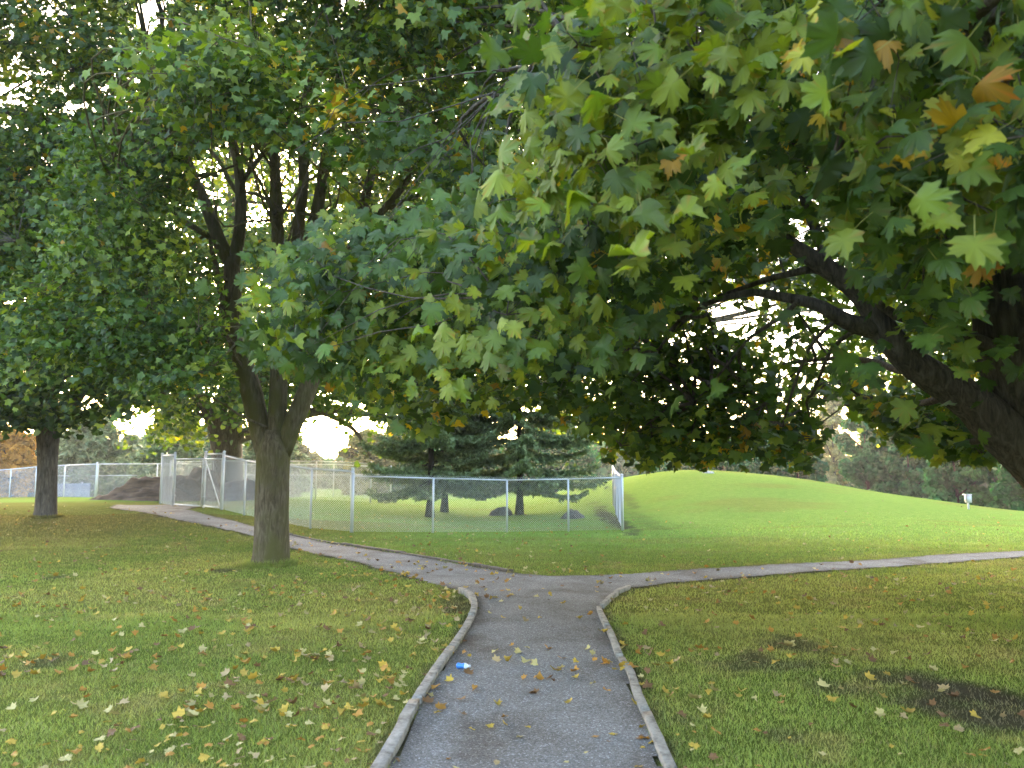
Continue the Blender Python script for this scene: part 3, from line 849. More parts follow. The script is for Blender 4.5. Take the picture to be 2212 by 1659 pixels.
# -- the forked maple on the lawn
b0 = G(583, 1221); YM = b0[1]
zt = float(terr(*b0))
rootM = tree_root('maple with a trunk forking low into three stems beside the path', b0[0], YM)
sk = []
tr = [(585, 1245, 46), (583, 1221, 42), (584, 1200, 38.5), (586, 1150, 36), (588, 1080, 35), (590, 1010, 35), (591, 985, 36), (592, 960, 34), (593, 930, 22)]
limb_part(rootM, 'trunk', M['bark'], [path_px(tr, YM)], sk, 20, .028, .12)
Lm = [
    [(577, 995, 20), (561, 930, 22), (545, 855, 23), (522, 770, 21), (507, 690, 20), (502, 610, 18), (500, 560, 17)],
    [(500, 570, 16), (474, 520, 15), (452, 460, 14), (430, 410, 12.5), (412, 370, 12), (385, 300, 9), (350, 220, 6, YM + .5), (330, 150, 4, YM + 1)],
    [(502, 580, 14), (518, 500, 13.5), (521, 430, 12.5), (515, 360, 10.5), (500, 290, 8), (488, 200, 6), (470, 100, 4)],
    [(592, 985, 22), (598, 910, 20), (602, 840, 19), (604, 760, 18), (602, 660, 17), (601, 560, 14), (598, 450, 13), (594, 370, 12), (588, 260, 9), (560, 120, 6), (540, -40, 4)],
    [(603, 720, 13, YM + .2), (625, 620, 13, YM + .5), (640, 540, 13, YM + .6), (648, 460, 12.5, YM + .6), (656, 380, 11.5, YM + .6), (652, 280, 8, YM + .6), (665, 150, 5, YM + .6)],
    [(605, 985, 21), (632, 915, 21), (660, 850, 20), (680, 790, 17), (692, 700, 15), (668, 600, 14, YM + .3), (672, 520, 14, YM + .3), (690, 430, 13, YM + .3), (702, 350, 12, YM + .3), (720, 240, 8), (740, 100, 5)],
    [(686, 740, 12, YM + .2), (730, 620, 12, YM + .5), (766, 520, 11.5, YM + .7), (782, 455, 11, YM + .8), (800, 385, 10, YM + .9), (820, 290, 7, YM + 1), (850, 160, 4, YM + 1.2)],
    [(762, 530, 8, YM + .7), (790, 485, 8, YM + .6), (830, 452, 8.5, YM + .5), (865, 410, 8, YM + .4), (895, 365, 7, YM + .3), (940, 280, 5, YM), (1000, 160, 3, YM)],
    [(836, 450, 4, YM + .5), (880, 430, 4, YM + .4), (930, 410, 3, YM + .2), (990, 360, 2, YM)],
    [(530, 770, 9), (500, 728, 9), (486, 690, 7.5), (478, 640, 6), (466, 570, 5), (455, 520, 4), (470, 440, 3, YM + .5)],
    [(500, 724, 6), (470, 705, 5.5), (440, 692, 5), (415, 680, 3.5), (380, 672, 2.5)],
    [(452, 512, 7), (425, 495, 7), (398, 478, 6), (370, 452, 5, YM - .4), (335, 425, 4, YM - .8), (280, 390, 2.5, YM - 1.4)],
    [(480, 520, 5), (440, 510, 4), (400, 540, 3), (350, 570, 2.5), (300, 585, 2, YM - 1)],
    [(520, 430, 5), (495, 390, 5), (475, 350, 4.5), (450, 322, 4), (430, 310, 3)],
    [(520, 400, 5.5), (545, 360, 5), (575, 325, 4), (600, 300, 3)],
    [(470, 380, 4), (440, 376, 4.5), (400, 390, 4), (370, 388, 3), (330, 392, 2)],
    [(597, 480, 5, YM + .5), (575, 430, 4.5, YM + .6), (545, 418, 4, YM + .8), (530, 415, 3, YM + 1)],
]
limb_part(rootM, 'limb', M['bark'], [path_px(s_, YM) for s_ in Lm], sk, 10, .03)
regsM = [
    dict(poly=[(715, 190), (770, 190), (760, 290), (725, 290)], Y=(8.8, 9.4), size=.13, cov=2.5, nl=7, tm=T_MID, yellow=3, aut=.5, spread=.12),
    dict(poly=[(605, 110), (670, 110), (660, 150), (610, 150)], Y=(9.4, 10), size=.12, cov=2, nl=6, tm=T_MID, yellow=3, aut=.7, spread=.12),
    dict(poly=[(320, 90), (560, 60), (560, 180), (430, 270), (330, 180)], Y=(8.8, 10), size=.12, cov=1.8, nl=12, tm=T_MID, yellow=2, aut=.05),
    dict(poly=[(240, -260), (1120, -260), (1080, 200), (1000, 380), (930, 400), (850, 340), (720, 330), (640, 270), (480, 300), (400, 290), (340, 170), (380, 60)], Y=(10.0, 16.5), size=.11, cov=3.6, nl=18, tm=T_MID, yellow=.35, aut=.05),
    dict(poly=[(300, 80), (560, 60), (780, 120), (760, 300), (640, 290), (600, 350), (470, 290), (330, 280), (310, 150)], Y=(9.0, 12), size=.12, cov=1.6, nl=16, tm=T_MID, yellow=.6, aut=.07),
    dict(poly=[(170, 270), (420, 290), (420, 370), (330, 470), (420, 560), (480, 640), (500, 720), (510, 840), (430, 870), (330, 850), (250, 720), (250, 560), (150, 520), (120, 400)], Y=(10.8, 14.0), size=.105, cov=3.4, nl=22, tm=T_MID, yellow=.3, aut=.015, out=(-.5, -.6, 0)),
    dict(poly=[(-60, 610), (60, 560), (230, 520), (280, 600), (290, 720), (240, 760), (150, 740), (60, 810), (-80, 780)], Y=(11.5, 15), size=.105, cov=3.2, nl=22, tm=T_MID, yellow=.25, aut=.015, out=(-.6, -.5, 0)),
    dict(poly=[(700, 330), (1000, 330), (1000, 520), (820, 560), (760, 480), (720, 420)], Y=(14, 18), size=.15, cov=1.6, nl=12, tm=T_MID, yellow=.5, aut=.04),
    dict(poly=[(60, -700), (1200, -700), (1150, -240), (200, -240)], Y=(12, 19), size=.24, cov=1.5, nl=12, tm=T_LO),
]
crown(rootM, regsM, sk, 11, 34, M['bark'])

# -- the big maple at the frame edge, its branches hang over the path
YR = 8.0
tx = P(2235, 900, YR)[0]
rootR = tree_root('massive dark maple whose thick limb leans out over the shaded lawn', tx + 1.1, YR)
sk = []
zb = float(terr(tx, YR))
trunk = [np.array([tx + 1.15, YR, zb - .15]), np.array([tx + 1.1, YR, zb + .1]), np.array([tx + .85, YR, .8]), P(2345, 1020, YR), P(2245, 880, YR), P(2180, 760, YR), P(2178, 620, YR), P(2185, 450, YR), P(2200, 200, YR), P(2180, -100, YR), P(2150, -400, YR)]
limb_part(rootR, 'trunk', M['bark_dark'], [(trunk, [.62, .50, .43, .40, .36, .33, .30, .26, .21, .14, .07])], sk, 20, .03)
Lr = [
    [(2360, 1130, 62), (2225, 985, 54), (2150, 915, 50), (2108, 872, 43), (2040, 828, 37), (1974, 787, 33), (1930, 742, 31), (1900, 700, 29), (1872, 650, 26), (1835, 612, 24), (1795, 585, 22), (1750, 555, 19), (1700, 520, 15), (1640, 460, 11), (1580, 380, 8, YR + .4), (1500, 260, 5, YR + .8)],
    [(1915, 715, 24), (1868, 705, 22), (1830, 694, 18), (1795, 675, 15.5), (1768, 660, 13.5), (1725, 648, 12, YR + .2), (1680, 640, 10, YR + .4), (1630, 632, 9, YR + .5), (1580, 640, 7.5, YR + .6), (1530, 655, 6, YR + .7), (1470, 690, 4, YR + .8), (1420, 760, 2.5, YR + 1)],
    [(2190, 770, 18, YR - .1), (2105, 735, 17, YR - .2), (2040, 712, 16, YR - .3), (1985, 693, 14, YR - .3), (1935, 680, 11, YR - .3), (1880, 640, 7, YR - .4), (1820, 560, 5, YR - .5)],
    [(1790, 585, 14), (1776, 530, 13, YR + .3), (1752, 470, 12, YR + .5), (1730, 390, 12, YR + .7), (1718, 300, 12, YR + .9), (1710, 200, 9, YR + 1), (1690, 60, 6, YR + 1)],
    [(1800, 590, 11), (1755, 582, 9, YR + .2), (1710, 590, 8, YR + .3), (1660, 603, 6.5, YR + .5), (1610, 620, 5, YR + .6), (1550, 640, 3.5, YR + .8)],
    [(1806, 690, 5), (1760, 735, 4.5, YR + .2), (1735, 780, 4, YR + .3), (1710, 850, 3, YR + .5), (1690, 920, 2, YR + .8)],
    [(1860, 707, 6), (1815, 735, 5, YR + .2), (1785, 775, 4, YR + .4), (1765, 830, 3, YR + .7)],
    [(1725, 650, 6), (1680, 690, 5, YR + .4), (1620, 730, 4, YR + .6), (1570, 790, 3, YR + 1), (1500, 870, 2, YR + 1.5)],
    [(2060, 842, 9), (2020, 865, 8, YR + 1), (1970, 872, 7, YR + 2.4), (1900, 868, 6, YR + 3.6), (1820, 850, 4, YR + 4.6), (1740, 880, 3, YR + 5)],
    [(1985, 795, 9), (1940, 800, 8, YR + 1.4), (1880, 780, 7, YR + 2.8), (1790, 775, 5, YR + 4), (1680, 790, 4, YR + 5), (1560, 830, 3, YR + 5)],
    [(2160, 925, 10), (2120, 950, 8, YR + 1.2), (2060, 955, 6, YR + 2.6), (1980, 940, 4, YR + 4)],
    [(2215, 985, 9), (2220, 975, 8, YR + 1.5), (2160, 985, 6, YR + 3), (2080, 975, 3, YR + 4.4)],
    [(2190, 590, 20, YR), (2120, 460, 16, YR - .6), (2060, 330, 12, YR - 1.4), (2020, 180, 9, YR - 2.6), (1960, 60, 7, YR - 3.6), (1850, -40, 5, YR - 4.2), (1700, -80, 4, YR - 4.5)],
    [(2200, 480, 20, YR), (2080, 300, 16, YR - .2), (1900, 130, 13, YR), (1700, 20, 11, YR), (1500, -40, 9, YR), (1320, 5, 7, YR), (1220, 75, 5, YR - .2), (1130, 145, 3, YR - .4), (1070, 200, 1.5, YR - .4)],
    [(2120, 50, 8, 3.6), (2080, 55, 9, 3.4), (2030, 42, 8, 3.3), (1990, 20, 7, 3.3)],
    [(1960, 60, 7, YR - 3.6), (1900, 150, 5, 3.8), (1850, 260, 4, 3.5), (1800, 340, 3, 3.3)],
    [(1700, -80, 4, YR - 4.5), (1560, 0, 5, 3.7), (1420, 90, 4, 3.8), (1300, 150, 3, 3.8), (1220, 170, 2.5, 3.8)],
    [(1420, 90, 4, 3.8), (1360, 220, 3.5, 3.9), (1310, 320, 3, 4.0)],
    [(1500, -40, 9, YR), (1500, 150, 6, 6.8), (1450, 330, 5, 6.0), (1350, 470, 4, 5.6), (1220, 560, 3, 5.2), (1080, 640, 2.2, 5.0)],
]
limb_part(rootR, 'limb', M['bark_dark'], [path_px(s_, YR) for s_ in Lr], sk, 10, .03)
near = dict(spread=.22, flat=.6, tip=(-.9, -.05, -.8), droop=.8, face=1.1, gaps=False, r_twig=.003, r_hub=.006, out=(-.3, -.5, 0))
spots = dict(near); spots.update(spread=.09)
regsR = [
    dict(poly=[(1950, 262), (2170, 250), (2175, 322), (1960, 335)], Y=(3.0, 3.5), size=.11, cov=1.3, nl=4, tm=T_HIS, yellow=1, aut=.95, hubs=2, **spots),
    dict(poly=[(1822, 228), (1868, 228), (1868, 262), (1822, 262)], Y=(3.2, 3.3), size=.09, cov=1.0, nl=3, tm=T_HIS, yellow=1, aut=.95, hubs=1, **spots),
    dict(poly=[(1370, 240), (1440, 230), (1440, 310), (1380, 300)], Y=(4.2, 4.6), size=.10, cov=1.0, nl=4, tm=T_HIS, yellow=1, aut=.9, hubs=2, **spots),
    dict(poly=[(2030, 440), (2130, 440), (2110, 480), (2040, 480)], Y=(3.6, 4.0), size=.08, cov=.9, nl=3, tm=T_HIS, yellow=1, aut=.9, hubs=1, **spots),
    dict(poly=[(1830, -120), (2330, -150), (2330, 560), (2180, 520), (2080, 430), (1930, 440), (1770, 370), (1760, 300), (1830, 150)], Y=(2.9, 4.3), size=.128, cov=2.2, nl=9, tm=T_HIS, yellow=.4, aut=.03, hubs=12, **near),
    dict(poly=[(1800, 0), (1960, -60), (2000, 60), (1900, 110), (1830, 140)], Y=(2.9, 3.3), size=.13, cov=1.8, nl=6, tm=T_HIS, yellow=2.5, aut=.5, hubs=4, **near),
    dict(poly=[(1170, 30), (1300, 50), (1400, -60), (1750, -120), (1800, 60), (1560, 260), (1400, 420), (1280, 400), (1200, 330), (1160, 200)], Y=(3.3, 4.8), size=.125, cov=3.0, nl=10, tm=T_HIS, yellow=1.4, aut=.01, hubs=14, **near),
    dict(poly=[(1000, 560), (1010, 700), (1100, 700), (1180, 690), (1200, 730), (1310, 710), (1400, 600), (1480, 420), (1420, 330), (1250, 420), (1150, 440), (985, 440), (900, 500)], Y=(4.6, 6.4), size=.122, cov=2.7, nl=13, tm=T_HI, yellow=.6, aut=.02, hubs=20, **near),
    dict(poly=[(575, 590), (570, 690), (590, 790), (640, 800), (700, 820), (860, 790), (1000, 700), (1020, 480), (900, 460), (700, 520), (590, 550)], Y=(6.3, 8.6), size=.122, cov=2.8, nl=15, tm=T_HI, yellow=.5, aut=.02, hubs=26, **near),
    dict(poly=[(800, -260), (1760, -260), (1750, 300), (1560, 560), (1420, 700), (1290, 730), (1270, 860), (1250, 960), (1180, 900), (1060, 880), (1000, 930), (900, 960), (820, 930), (720, 860), (690, 780), (800, 640), (950, 560), (1000, 430), (860, 330), (760, 260), (720, 60)], Y=(8.0, 12.5), size=.13, cov=2.8, nl=15, tm=T_MID, yellow=.3, aut=.05, hubs=60),
    dict(poly=[(1290, 720), (1480, 690), (1600, 760), (1700, 850), (1760, 860), (1790, 890), (1775, 1000), (1740, 1030), (1680, 1005), (1560, 1005), (1400, 1015), (1310, 995), (1290, 880)], Y=(9, 12.5), size=.13, cov=3.6, nl=14, tm=T_MID, yellow=.1, aut=.03, hubs=40, tone=1.1),
    dict(poly=[(1820, 850), (2000, 860), (2150, 900), (2350, 980), (2350, 1040), (2230, 1035), (2150, 1010), (2050, 985), (1930, 960), (1850, 920)], Y=(10, 13), size=.13, cov=6, nl=14, tm=T_MID, yellow=.1, aut=.03, hubs=24, r_hub=.009, tone=1.1),
    dict(poly=[(1500, -260), (2500, -260), (2500, 1000), (2240, 990), (2100, 800), (2000, 700), (1900, 600), (1800, 480), (1640, 480), (1480, 560), (1450, 300)], Y=(5.2, 9.5), size=.155, cov=2.2, nl=11, tm=T_HI, yellow=.15, aut=.07, hubs=60),
    dict(poly=[(1860, 420), (2180, 440), (2200, 560), (2100, 660), (1960, 640), (1900, 560)], Y=(4.2, 6.5), size=.155, cov=1.6, nl=10, tm=T_HI, yellow=.1, aut=.03, hubs=10),
    dict(poly=[(1420, 480), (1900, 560), (2250, 800), (2250, 960), (1900, 880), (1700, 860), (1440, 740)], Y=(9.5, 14.5), size=.13, cov=1.3, nl=13, tm=T_MID, yellow=.15, aut=.03, hubs=16, r_hub=.010, tone=1.1),
    dict(poly=[(1560, -900), (3300, -900), (3300, 950), (2500, 950), (2400, -240), (1400, -240)], Y=(5, 14), size=.30, cov=1.7, nl=12, tm=T_MID, gaps=None),  # crown beyond the frame, thickened to shade the lawn below
]
crown(rootR, regsR, sk, 21, 34, M['bark_dark'], shade_sprays=((2.2, -3.5, 4.4), (11, 3.3, 7.5), 1300, .2, 12))  # the last box adds unseen sprays overhead to shade the lawn

# -- dark trunked maple on the far side of the lawn
b0 = G(98, 1117); YL = b0[1]
rootL = tree_root('maple with a straight dark trunk and low dark crown near the receding fence', b0[0], YL)
sk = []
limb_part(rootL, 'trunk', M['bark_dark'], [path_px([(98, 1128, 29), (98, 1117, 25), (99, 1100, 21.5), (101, 1050, 20), (102, 1000, 19.5), (103, 960, 21), (103, 930, 24), (100, 890, 16), (105, 800, 12), (100, 650, 8)], YL)], sk, 16, .02)
limb_part(rootL, 'limb', M['bark_dark'], [path_px(s_, YL) for s_ in (
    [(96, 950, 12), (70, 900, 10), (30, 850, 8), (-40, 800, 5)], [(110, 945, 13), (140, 900, 10), (180, 850, 8), (240, 800, 5)], [(103, 930, 10, YL - .3), (120, 850, 8, YL - 1.5), (150, 770, 5, YL - 3)])], sk, 8, .02)
crown(rootL, [
    dict(poly=[(-260, 620), (60, 640), (260, 700), (340, 800), (350, 860), (290, 890), (240, 930), (190, 945), (120, 940), (60, 955), (-260, 950)], Y=(19.5, 27), size=.17, cov=3.6, nl=14, tm=T_LO, yellow=.05, aut=.008, tone=.62, spread=.5, hubs=40),
    dict(poly=[(-260, 380), (200, 400), (330, 520), (400, 700), (330, 800), (-260, 700)], Y=(21, 28), size=.2, cov=2.0, nl=14, tm=T_LO, yellow=.3, aut=.06, spread=.5, hubs=30)], sk, 31, 30, M['bark_dark'], r_hub=.03)

# -- tall maple whose branches enter at the upper corner
xT, yT = P(-230, 900, 16)[0], 16.0
rootT = tree_root('tall maple mostly out of view whose long dark branches reach across the upper corner', xT, yT)
sk = []
zT = float(terr(xT, yT))
limb_part(rootT, 'trunk', M['bark_dark'], [([np.array([xT, yT, zT - .1]), np.array([xT, yT, 2.]), np.array([xT + .2, yT, 5.]), np.array([xT, yT, 9.]), np.array([xT, yT, 13])], [.42, .33, .28, .2, .1])], sk, 14, .02)
limb_part(rootT, 'limb', M['bark_dark'], [path_px(s_, yT) for s_ in (
    [(-230, 330, 14), (-100, 260, 11), (20, 240, 8), (100, 258, 7.5), (180, 276, 6), (230, 300, 4), (300, 330, 2.5)],
    [(-230, 120, 12), (-60, 90, 8), (60, 100, 6), (160, 140, 4), (250, 180, 3)],
    [(-230, 480, 10), (-60, 400, 7), (40, 388, 5), (100, 405, 4), (160, 440, 2.5)],
    [(-230, -100, 12), (0, -160, 9), (250, -120, 7), (340, 0, 6), (350, 90, 5), (362, 180, 3)],
    [(40, -160, 8), (140, -40, 6), (190, 60, 4), (230, 180, 3)])], sk, 8, .02)
crown(rootT, [
    dict(poly=[(-300, -260), (420, -260), (330, -40), (260, 60), (400, 180), (330, 300), (240, 380), (120, 460), (60, 560), (-300, 640)], Y=(13.5, 19), size=.13, cov=2.8, nl=18, tm=T_MID, yellow=.25, aut=.04, tone=.8, spread=.4, hubs=50),
    dict(poly=[(-60, 300), (200, 320), (300, 420), (300, 560), (120, 620), (-60, 600)], Y=(16, 22), size=.15, cov=2.6, nl=16, tm=T_LO, yellow=.8, aut=.10, spread=.4, hubs=30)], sk, 41, 30, M['bark_dark'], r_hub=.03)

# -- the great tree behind the gate
YB = 38.0
xB = P(492, 1000, YB)[0]
rootB = tree_root('huge old tree with a very thick trunk standing behind the gate fence', xB, YB)
sk = []
zB = float(terr(xB, YB))
tB = [np.array([xB, YB, zB - .2]), np.array([xB, YB, zB + .4]), P(492, 1020, YB), P(490, 960, YB), P(486, 915, YB), P(488, 880, YB), P(505, 820, YB), P(510, 700, YB), P(500, 520, YB), P(500, 380, YB)]
limb_part(rootB, 'trunk', M['bark_dark'], [(tB, [.95, .78, .70, .72, .82, .70, .5, .4, .3, .15])], sk, 18, .03, .5)
limb_part(rootB, 'limb', M['bark_dark'], [path_px(s_, YB) for s_ in (
    [(500, 950, 16), (540, 935, 15), (620, 905, 12), (690, 888, 11), (745, 885, 9), (790, 895, 7), (850, 880, 5), (920, 840, 3)],
    [(470, 930, 12), (450, 900, 12), (430, 850, 9), (380, 790, 6), (330, 720, 4)],
    [(500, 900, 16), (560, 830, 12), (620, 730, 10), (700, 640, 8), (800, 520, 5)],
    [(690, 888, 7), (740, 910, 6), (775, 940, 4), (800, 985, 3)],
    [(700, 640, 8), (850, 620, 7), (1000, 640, 5), (1150, 700, 4), (1250, 760, 3)])], sk, 8, .02, .6)
crown(rootB, [
    dict(poly=[(240, 520), (720, 480), (800, 760), (830, 860), (760, 905), (690, 870), (600, 890), (520, 905), (450, 870), (420, 930), (330, 950), (260, 880), (230, 760)], Y=(31, 41), size=.2, cov=2.6, nl=14, tm=T_LO, yellow=.25, aut=.015, spread=.55, hubs=60),
    dict(poly=[(250, -60), (1400, -60), (1350, 900), (1250, 900), (1100, 820), (900, 900), (760, 850), (700, 600), (300, 560)], Y=(30, 44), size=.22, cov=1.9, nl=14, tm=T_LO, yellow=.5, aut=.03, spread=.8, hubs=70),
    dict(poly=[(1350, 150), (2300, 250), (2300, 880), (1850, 860), (1700, 640), (1450, 700), (1350, 900)], Y=(34, 46), size=.30, cov=.9, nl=14, tm=T_LO, yellow=.3, aut=.03, spread=.8, hubs=50, tone=.8),
], sk, 51, 60, M['bark_dark'], r_hub=.06)

# ------------------------------------------------------------------ spruces
def spruce(label, x, y, h, rad, z0, seed, tone=1.0, dens=1.0, blue=.35, group='spruces behind the front fence', rt=.13, big=1.0):
    r_ = np.random.default_rng(seed)
    zg = float(terr(x, y))
    root = empty('spruce_tree', (x, y, zg)); tag(root, label, 'tree', group)
    mb = MB(); zz = np.linspace(0, h, 14)
    mb.tube(np.c_[x + .03 * np.sin(zz), y + 0 * zz, zg - .1 + zz], rt * (1 - zz / h * .93) * (1 + .5 * np.exp(-zz * 4)), 12, True, .03)
    mb.build('trunk', M['bark_spruce'], root, True)
    br = MB(); pos = []; dirs = []; ups = []
    z = z0
    while z < h - .1:
        f = (z - z0) / (h - z0)
        L0 = rad * (1 - f)**.8 * (0.8 + .3 * (f > .06))
        nb = int(r_.integers(5, 8))
        a0 = r_.random() * 6.28
        for k in range(nb):
            a = a0 + k * 6.283 / nb + r_.normal(0, .18)
            L = max(.15, L0 * (0.78 + .4 * r_.random()))
            sag = (.16 - .28 * f + r_.normal(0, .07)) * L; up_end = .10 * L
            t = np.linspace(0, 1, 8)
            d = np.array([math.cos(a), math.sin(a)])
            zc = z + r_.normal(0, .05) + (-sag * np.sin(t * math.pi * .62) * 1.15 + up_end * t**3) 
            pts = np.c_[x + d[0] * L * t, y + d[1] * L * t, zg + zc]
            br.tube(pts, .022 * (1 - t * .85) * (L / 3 + .35), 4, False)
            # side twigs
            nt_ = max(3, int(L * 11 * dens))
            for q in np.linspace(.16, 1, nt_):
                p0 = np.array([np.interp(q, t, pts[:, i_]) for i_ in range(3)])
                for sgn in (-1, 1):
                    wl = (0.12 + .34 * L * (1 - q)**.7 * .8) * (0.7 + .5 * r_.random())
                    ang = a + sgn * (.85 + r_.normal(0, .15))
                    e = np.array([math.cos(ang), math.sin(ang), -.12 + r_.normal(0, .07)])
                    m_ = max(2, int(wl / .065))
                    tt = (np.arange(m_) + .5) / m_
                    pos.append(p0 + np.outer(tt * wl, e) + np.c_[np.zeros(m_), np.zeros(m_), -.22 * (tt * wl)**2])
                    dirs.append(np.tile(e, (m_, 1)))
        z += (.34 + .22 * (1 - f)) * (0.75 + .5 * r_.random())
    br.tube([[x, y, zg + z0 - .1], [x, y, zg + (z0 + h) / 2], [x, y, zg + h - .2]], .02, 5, False)
    br.build('branches', M['bark_spruce'], root)
    pos = np.concatenate(pos); dirs = np.concatenate(dirs)
    # each needle cluster: three slim blades fanned round the twig
    Vs, Fs, Cs, o_ = [], [], [], 0
    for k in range(3):
        N = len(pos)
        nrm_ = r_.normal(0, .4, (N, 3)) + [0, 0, 1.0 if k == 0 else .3]
        tip = dirs + r_.normal(0, .4, (N, 3)) + [0, 0, .1]
        base = np.array([0.19, 0.24, 0.12]) * (1 - blue) + np.array([0.19, 0.245, 0.18]) * blue
        base = base * np.array([1.1, 1.12, .9])
        col = base * tone * (0.55 + .9 * r_.random((N, 1)))
        sz = (.12 + .07 * r_.random(N)) * big
        tm = (T_FAR[0] * np.array([.42, 1]), T_FAR[1])
        v_, f_, c_ = place_leaves(tm, pos - .3 * dirs * .1, tip, nrm_, sz, np.full(N, .3), col, r_)
        Vs.append(v_); Fs.append(f_ + o_); Cs.append(c_); o_ += len(v_)
    mesh('needles', np.concatenate(Vs), np.concatenate(Fs), M['needle'], root, col=np.concatenate(Cs))
    print('spruce', len(pos) * 6)
s1 = G(928, 1117); s2 = G(960, 1106); s3 = G(1122, 1112)
spruce('spruce with the thicker trunk nearest the tall end of the front fence', s1[0], s1[1], 9.5, 2.5, 1.3, 61)
spruce('spruce with a slim trunk just behind its thicker neighbour', s2[0], s2[1], 9.0, 2.7, 1.45, 62)
spruce('spruce standing alone between the dark soil mounds', s3[0], s3[1], 10.5, 3.3, 1.25, 63)
def far_spruce(u, Y, top_v, rpx, seed, label, blue=.7, dens=.5, tone=1.0):
    x = P(u, 1000, Y)[0]; zt_ = P(u, top_v, Y)[2]; zg = float(terr(x, Y))
    spruce(label, x, Y, zt_ - zg, rpx / F * Y, .5, seed, tone, dens, blue, 'spruces beyond the fenced field', .2, 3.2)
far_spruce(195, 58, 880, 105, 71, 'blue spruce behind the fence between the dark trunk and the sky gap')
far_spruce(375, 56, 850, 80, 72, 'spruce behind the soil heap next to the huge trunk', .5)
far_spruce(590, 60, 860, 75, 73, 'spruce partly hidden behind the forked maple trunk', .5)
far_spruce(280, 66, 940, 50, 74, 'low blue spruce under the sky gap beyond the fence')

# ------------------------------------------------------------------ far trees
def far_tree(label, x, y, h, rx, seed, base, trunk_h=.0, size=.24, n_=900, group='trees beyond the mound and the field', cone=0.0, name='leafy_tree', m='far_leaf'):
    r_ = np.random.default_rng(seed)
    zg = float(terr(x, y))
    root = empty(name, (x, y, zg)); tag(root, label, 'tree', group)
    mb = MB(); mb.tube([[x, y, zg - .2], [x + .1, y, zg + h * .3], [x, y, zg + h * .8]], [.16, .11, .03], 8, True, .02)
    for k in range(5):
        a = r_.random() * 6.28; z = h * (.2 + .5 * r_.random())
        mb.tube([[x, y, zg + z], [x + math.cos(a) * rx * .4, y + math.sin(a) * rx * .4, zg + z + .1 * h], [x + math.cos(a) * rx * .75, y + math.sin(a) * rx * .75, zg + z + .18 * h]], [.07, .05, .02], 5, False)
    mb.build('trunk', M['bark_spruce'], root)
    # clumps over the crown surface
    nc = int(40 + rx * 16)
    zc = trunk_h + (h - trunk_h) * r_.random(nc)
    prof = np.sqrt(np.clip(1 - ((zc - trunk_h) / (h - trunk_h) * 1.6 - .6)**2, .02, 1)) * (1 - cone) + cone * (1 - (zc - trunk_h) / (h - trunk_h))
    a = r_.random(nc) * 6.28; rr = rx * prof * (0.35 + .6 * r_.random(nc))
    C0 = np.c_[x + np.cos(a) * rr, y + np.sin(a) * rr, zg + zc]
    crad = (.16 + .16 * r_.random(nc)) * max(rx, 1.4)
    k = r_.integers(0, nc, n_ * 22)
    off = norm(r_.normal(0, 1, (len(k), 3))) * (r_.random((len(k), 1))**.4)
    pos = C0[k] + off * crad[k][:, None] * [1.15, 1.15, .85]
    nrm_ = off + [0, 0, .5] + r_.normal(0, .4, off.shape)
    tip = r_.normal(0, 1, off.shape) + [0, 0, -.5]
    cc = np.array(base) * (np.array([.55, 1.2, .75]) if base[0] < .13 else 1.0) * (0.7 + .6 * r_.random((nc, 1)))
    col = cc[k] * (0.6 + .8 * r_.random((len(k), 1)))
    v_, f_, c_ = place_leaves(T_LO, pos, tip, nrm_, size * (.6 + .7 * r_.random(len(k))), np.full(len(k), .4), col, r_)
    mesh('crown', v_, f_, M[m], root, col=c_)
r_ = np.random.default_rng(5)
TL = [  # u, Y, top v, half width px, colour, label
    (1560, 62, 928, 60, (.10, .15, .08), 'pale round tree just above the crest of the mound', 0),
    (1640, 66, 938, 60, (.07, .11, .07), 'dull green tree over the crest beside the pale round one', 0),
    (1720, 60, 918, 60, (.06, .10, .06), 'mid green tree left of the tall golden poplar', 0),
    (1800, 74, 838, 52, (.24, .22, .10), 'tall golden green poplar rising above the treeline', .6),
    (1870, 60, 878, 70, (.065, .11, .075), 'large blue green tree at the foot of the poplar', .2),
    (1960, 56, 908, 70, (.045, .085, .05), 'dark green tree between the poplar and the white box', 0),
    (2040, 58, 858, 55, (.10, .13, .09), 'slender grey green tree behind the darker row', .5),
    (2060, 50, 948, 60, (.05, .10, .05), 'bushy dark tree directly behind the white box', 0),
    (2150, 48, 938, 65, (.08, .13, .05), 'brighter green tree past the white box', 0),
    (2235, 44, 958, 70, (.05, .11, .045), 'deep green tree where the treeline meets the frame edge', 0),
    (2330, 44, 908, 80, (.05, .10, .045), 'tree continuing the row outside the frame edge', 0),
    (1450, 70, 945, 60, (.08, .12, .06), 'distant tree behind the mound next to the fence side run', 0),
    (1200, 75, 900, 90, (.07, .11, .06), 'distant tree hidden behind the lone spruce', 0),
    (1000, 78, 900, 90, (.07, .11, .05), 'distant tree behind the paired spruces', 0),
    (790, 70, 935, 60, (.16, .15, .04), 'yellowing tree at the edge of the glowing sky gap', 0),
    (860, 74, 930, 60, (.09, .12, .04), 'distant tree between the glowing gap and the spruces', 0),
    (640, 84, 960, 50, (.14, .13, .06), 'small distant tree under the sunset glow', 0),
    (440, 80, 930, 60, (.07, .10, .06), 'distant tree behind the soil heaps', 0),
    (20, 52, 930, 58, (.40, .19, .03), 'orange autumn tree behind the receding fence', 0),
    (70, 60, 955, 60, (.05, .08, .045), 'dark green bush tree next to the orange one', 0),
    (-60, 56, 940, 70, (.05, .08, .045), 'dark tree outside the frame past the orange one', 0),
    (300, 90, 985, 90, (.06, .09, .06), 'low distant tree filling the field edge', 0),
]
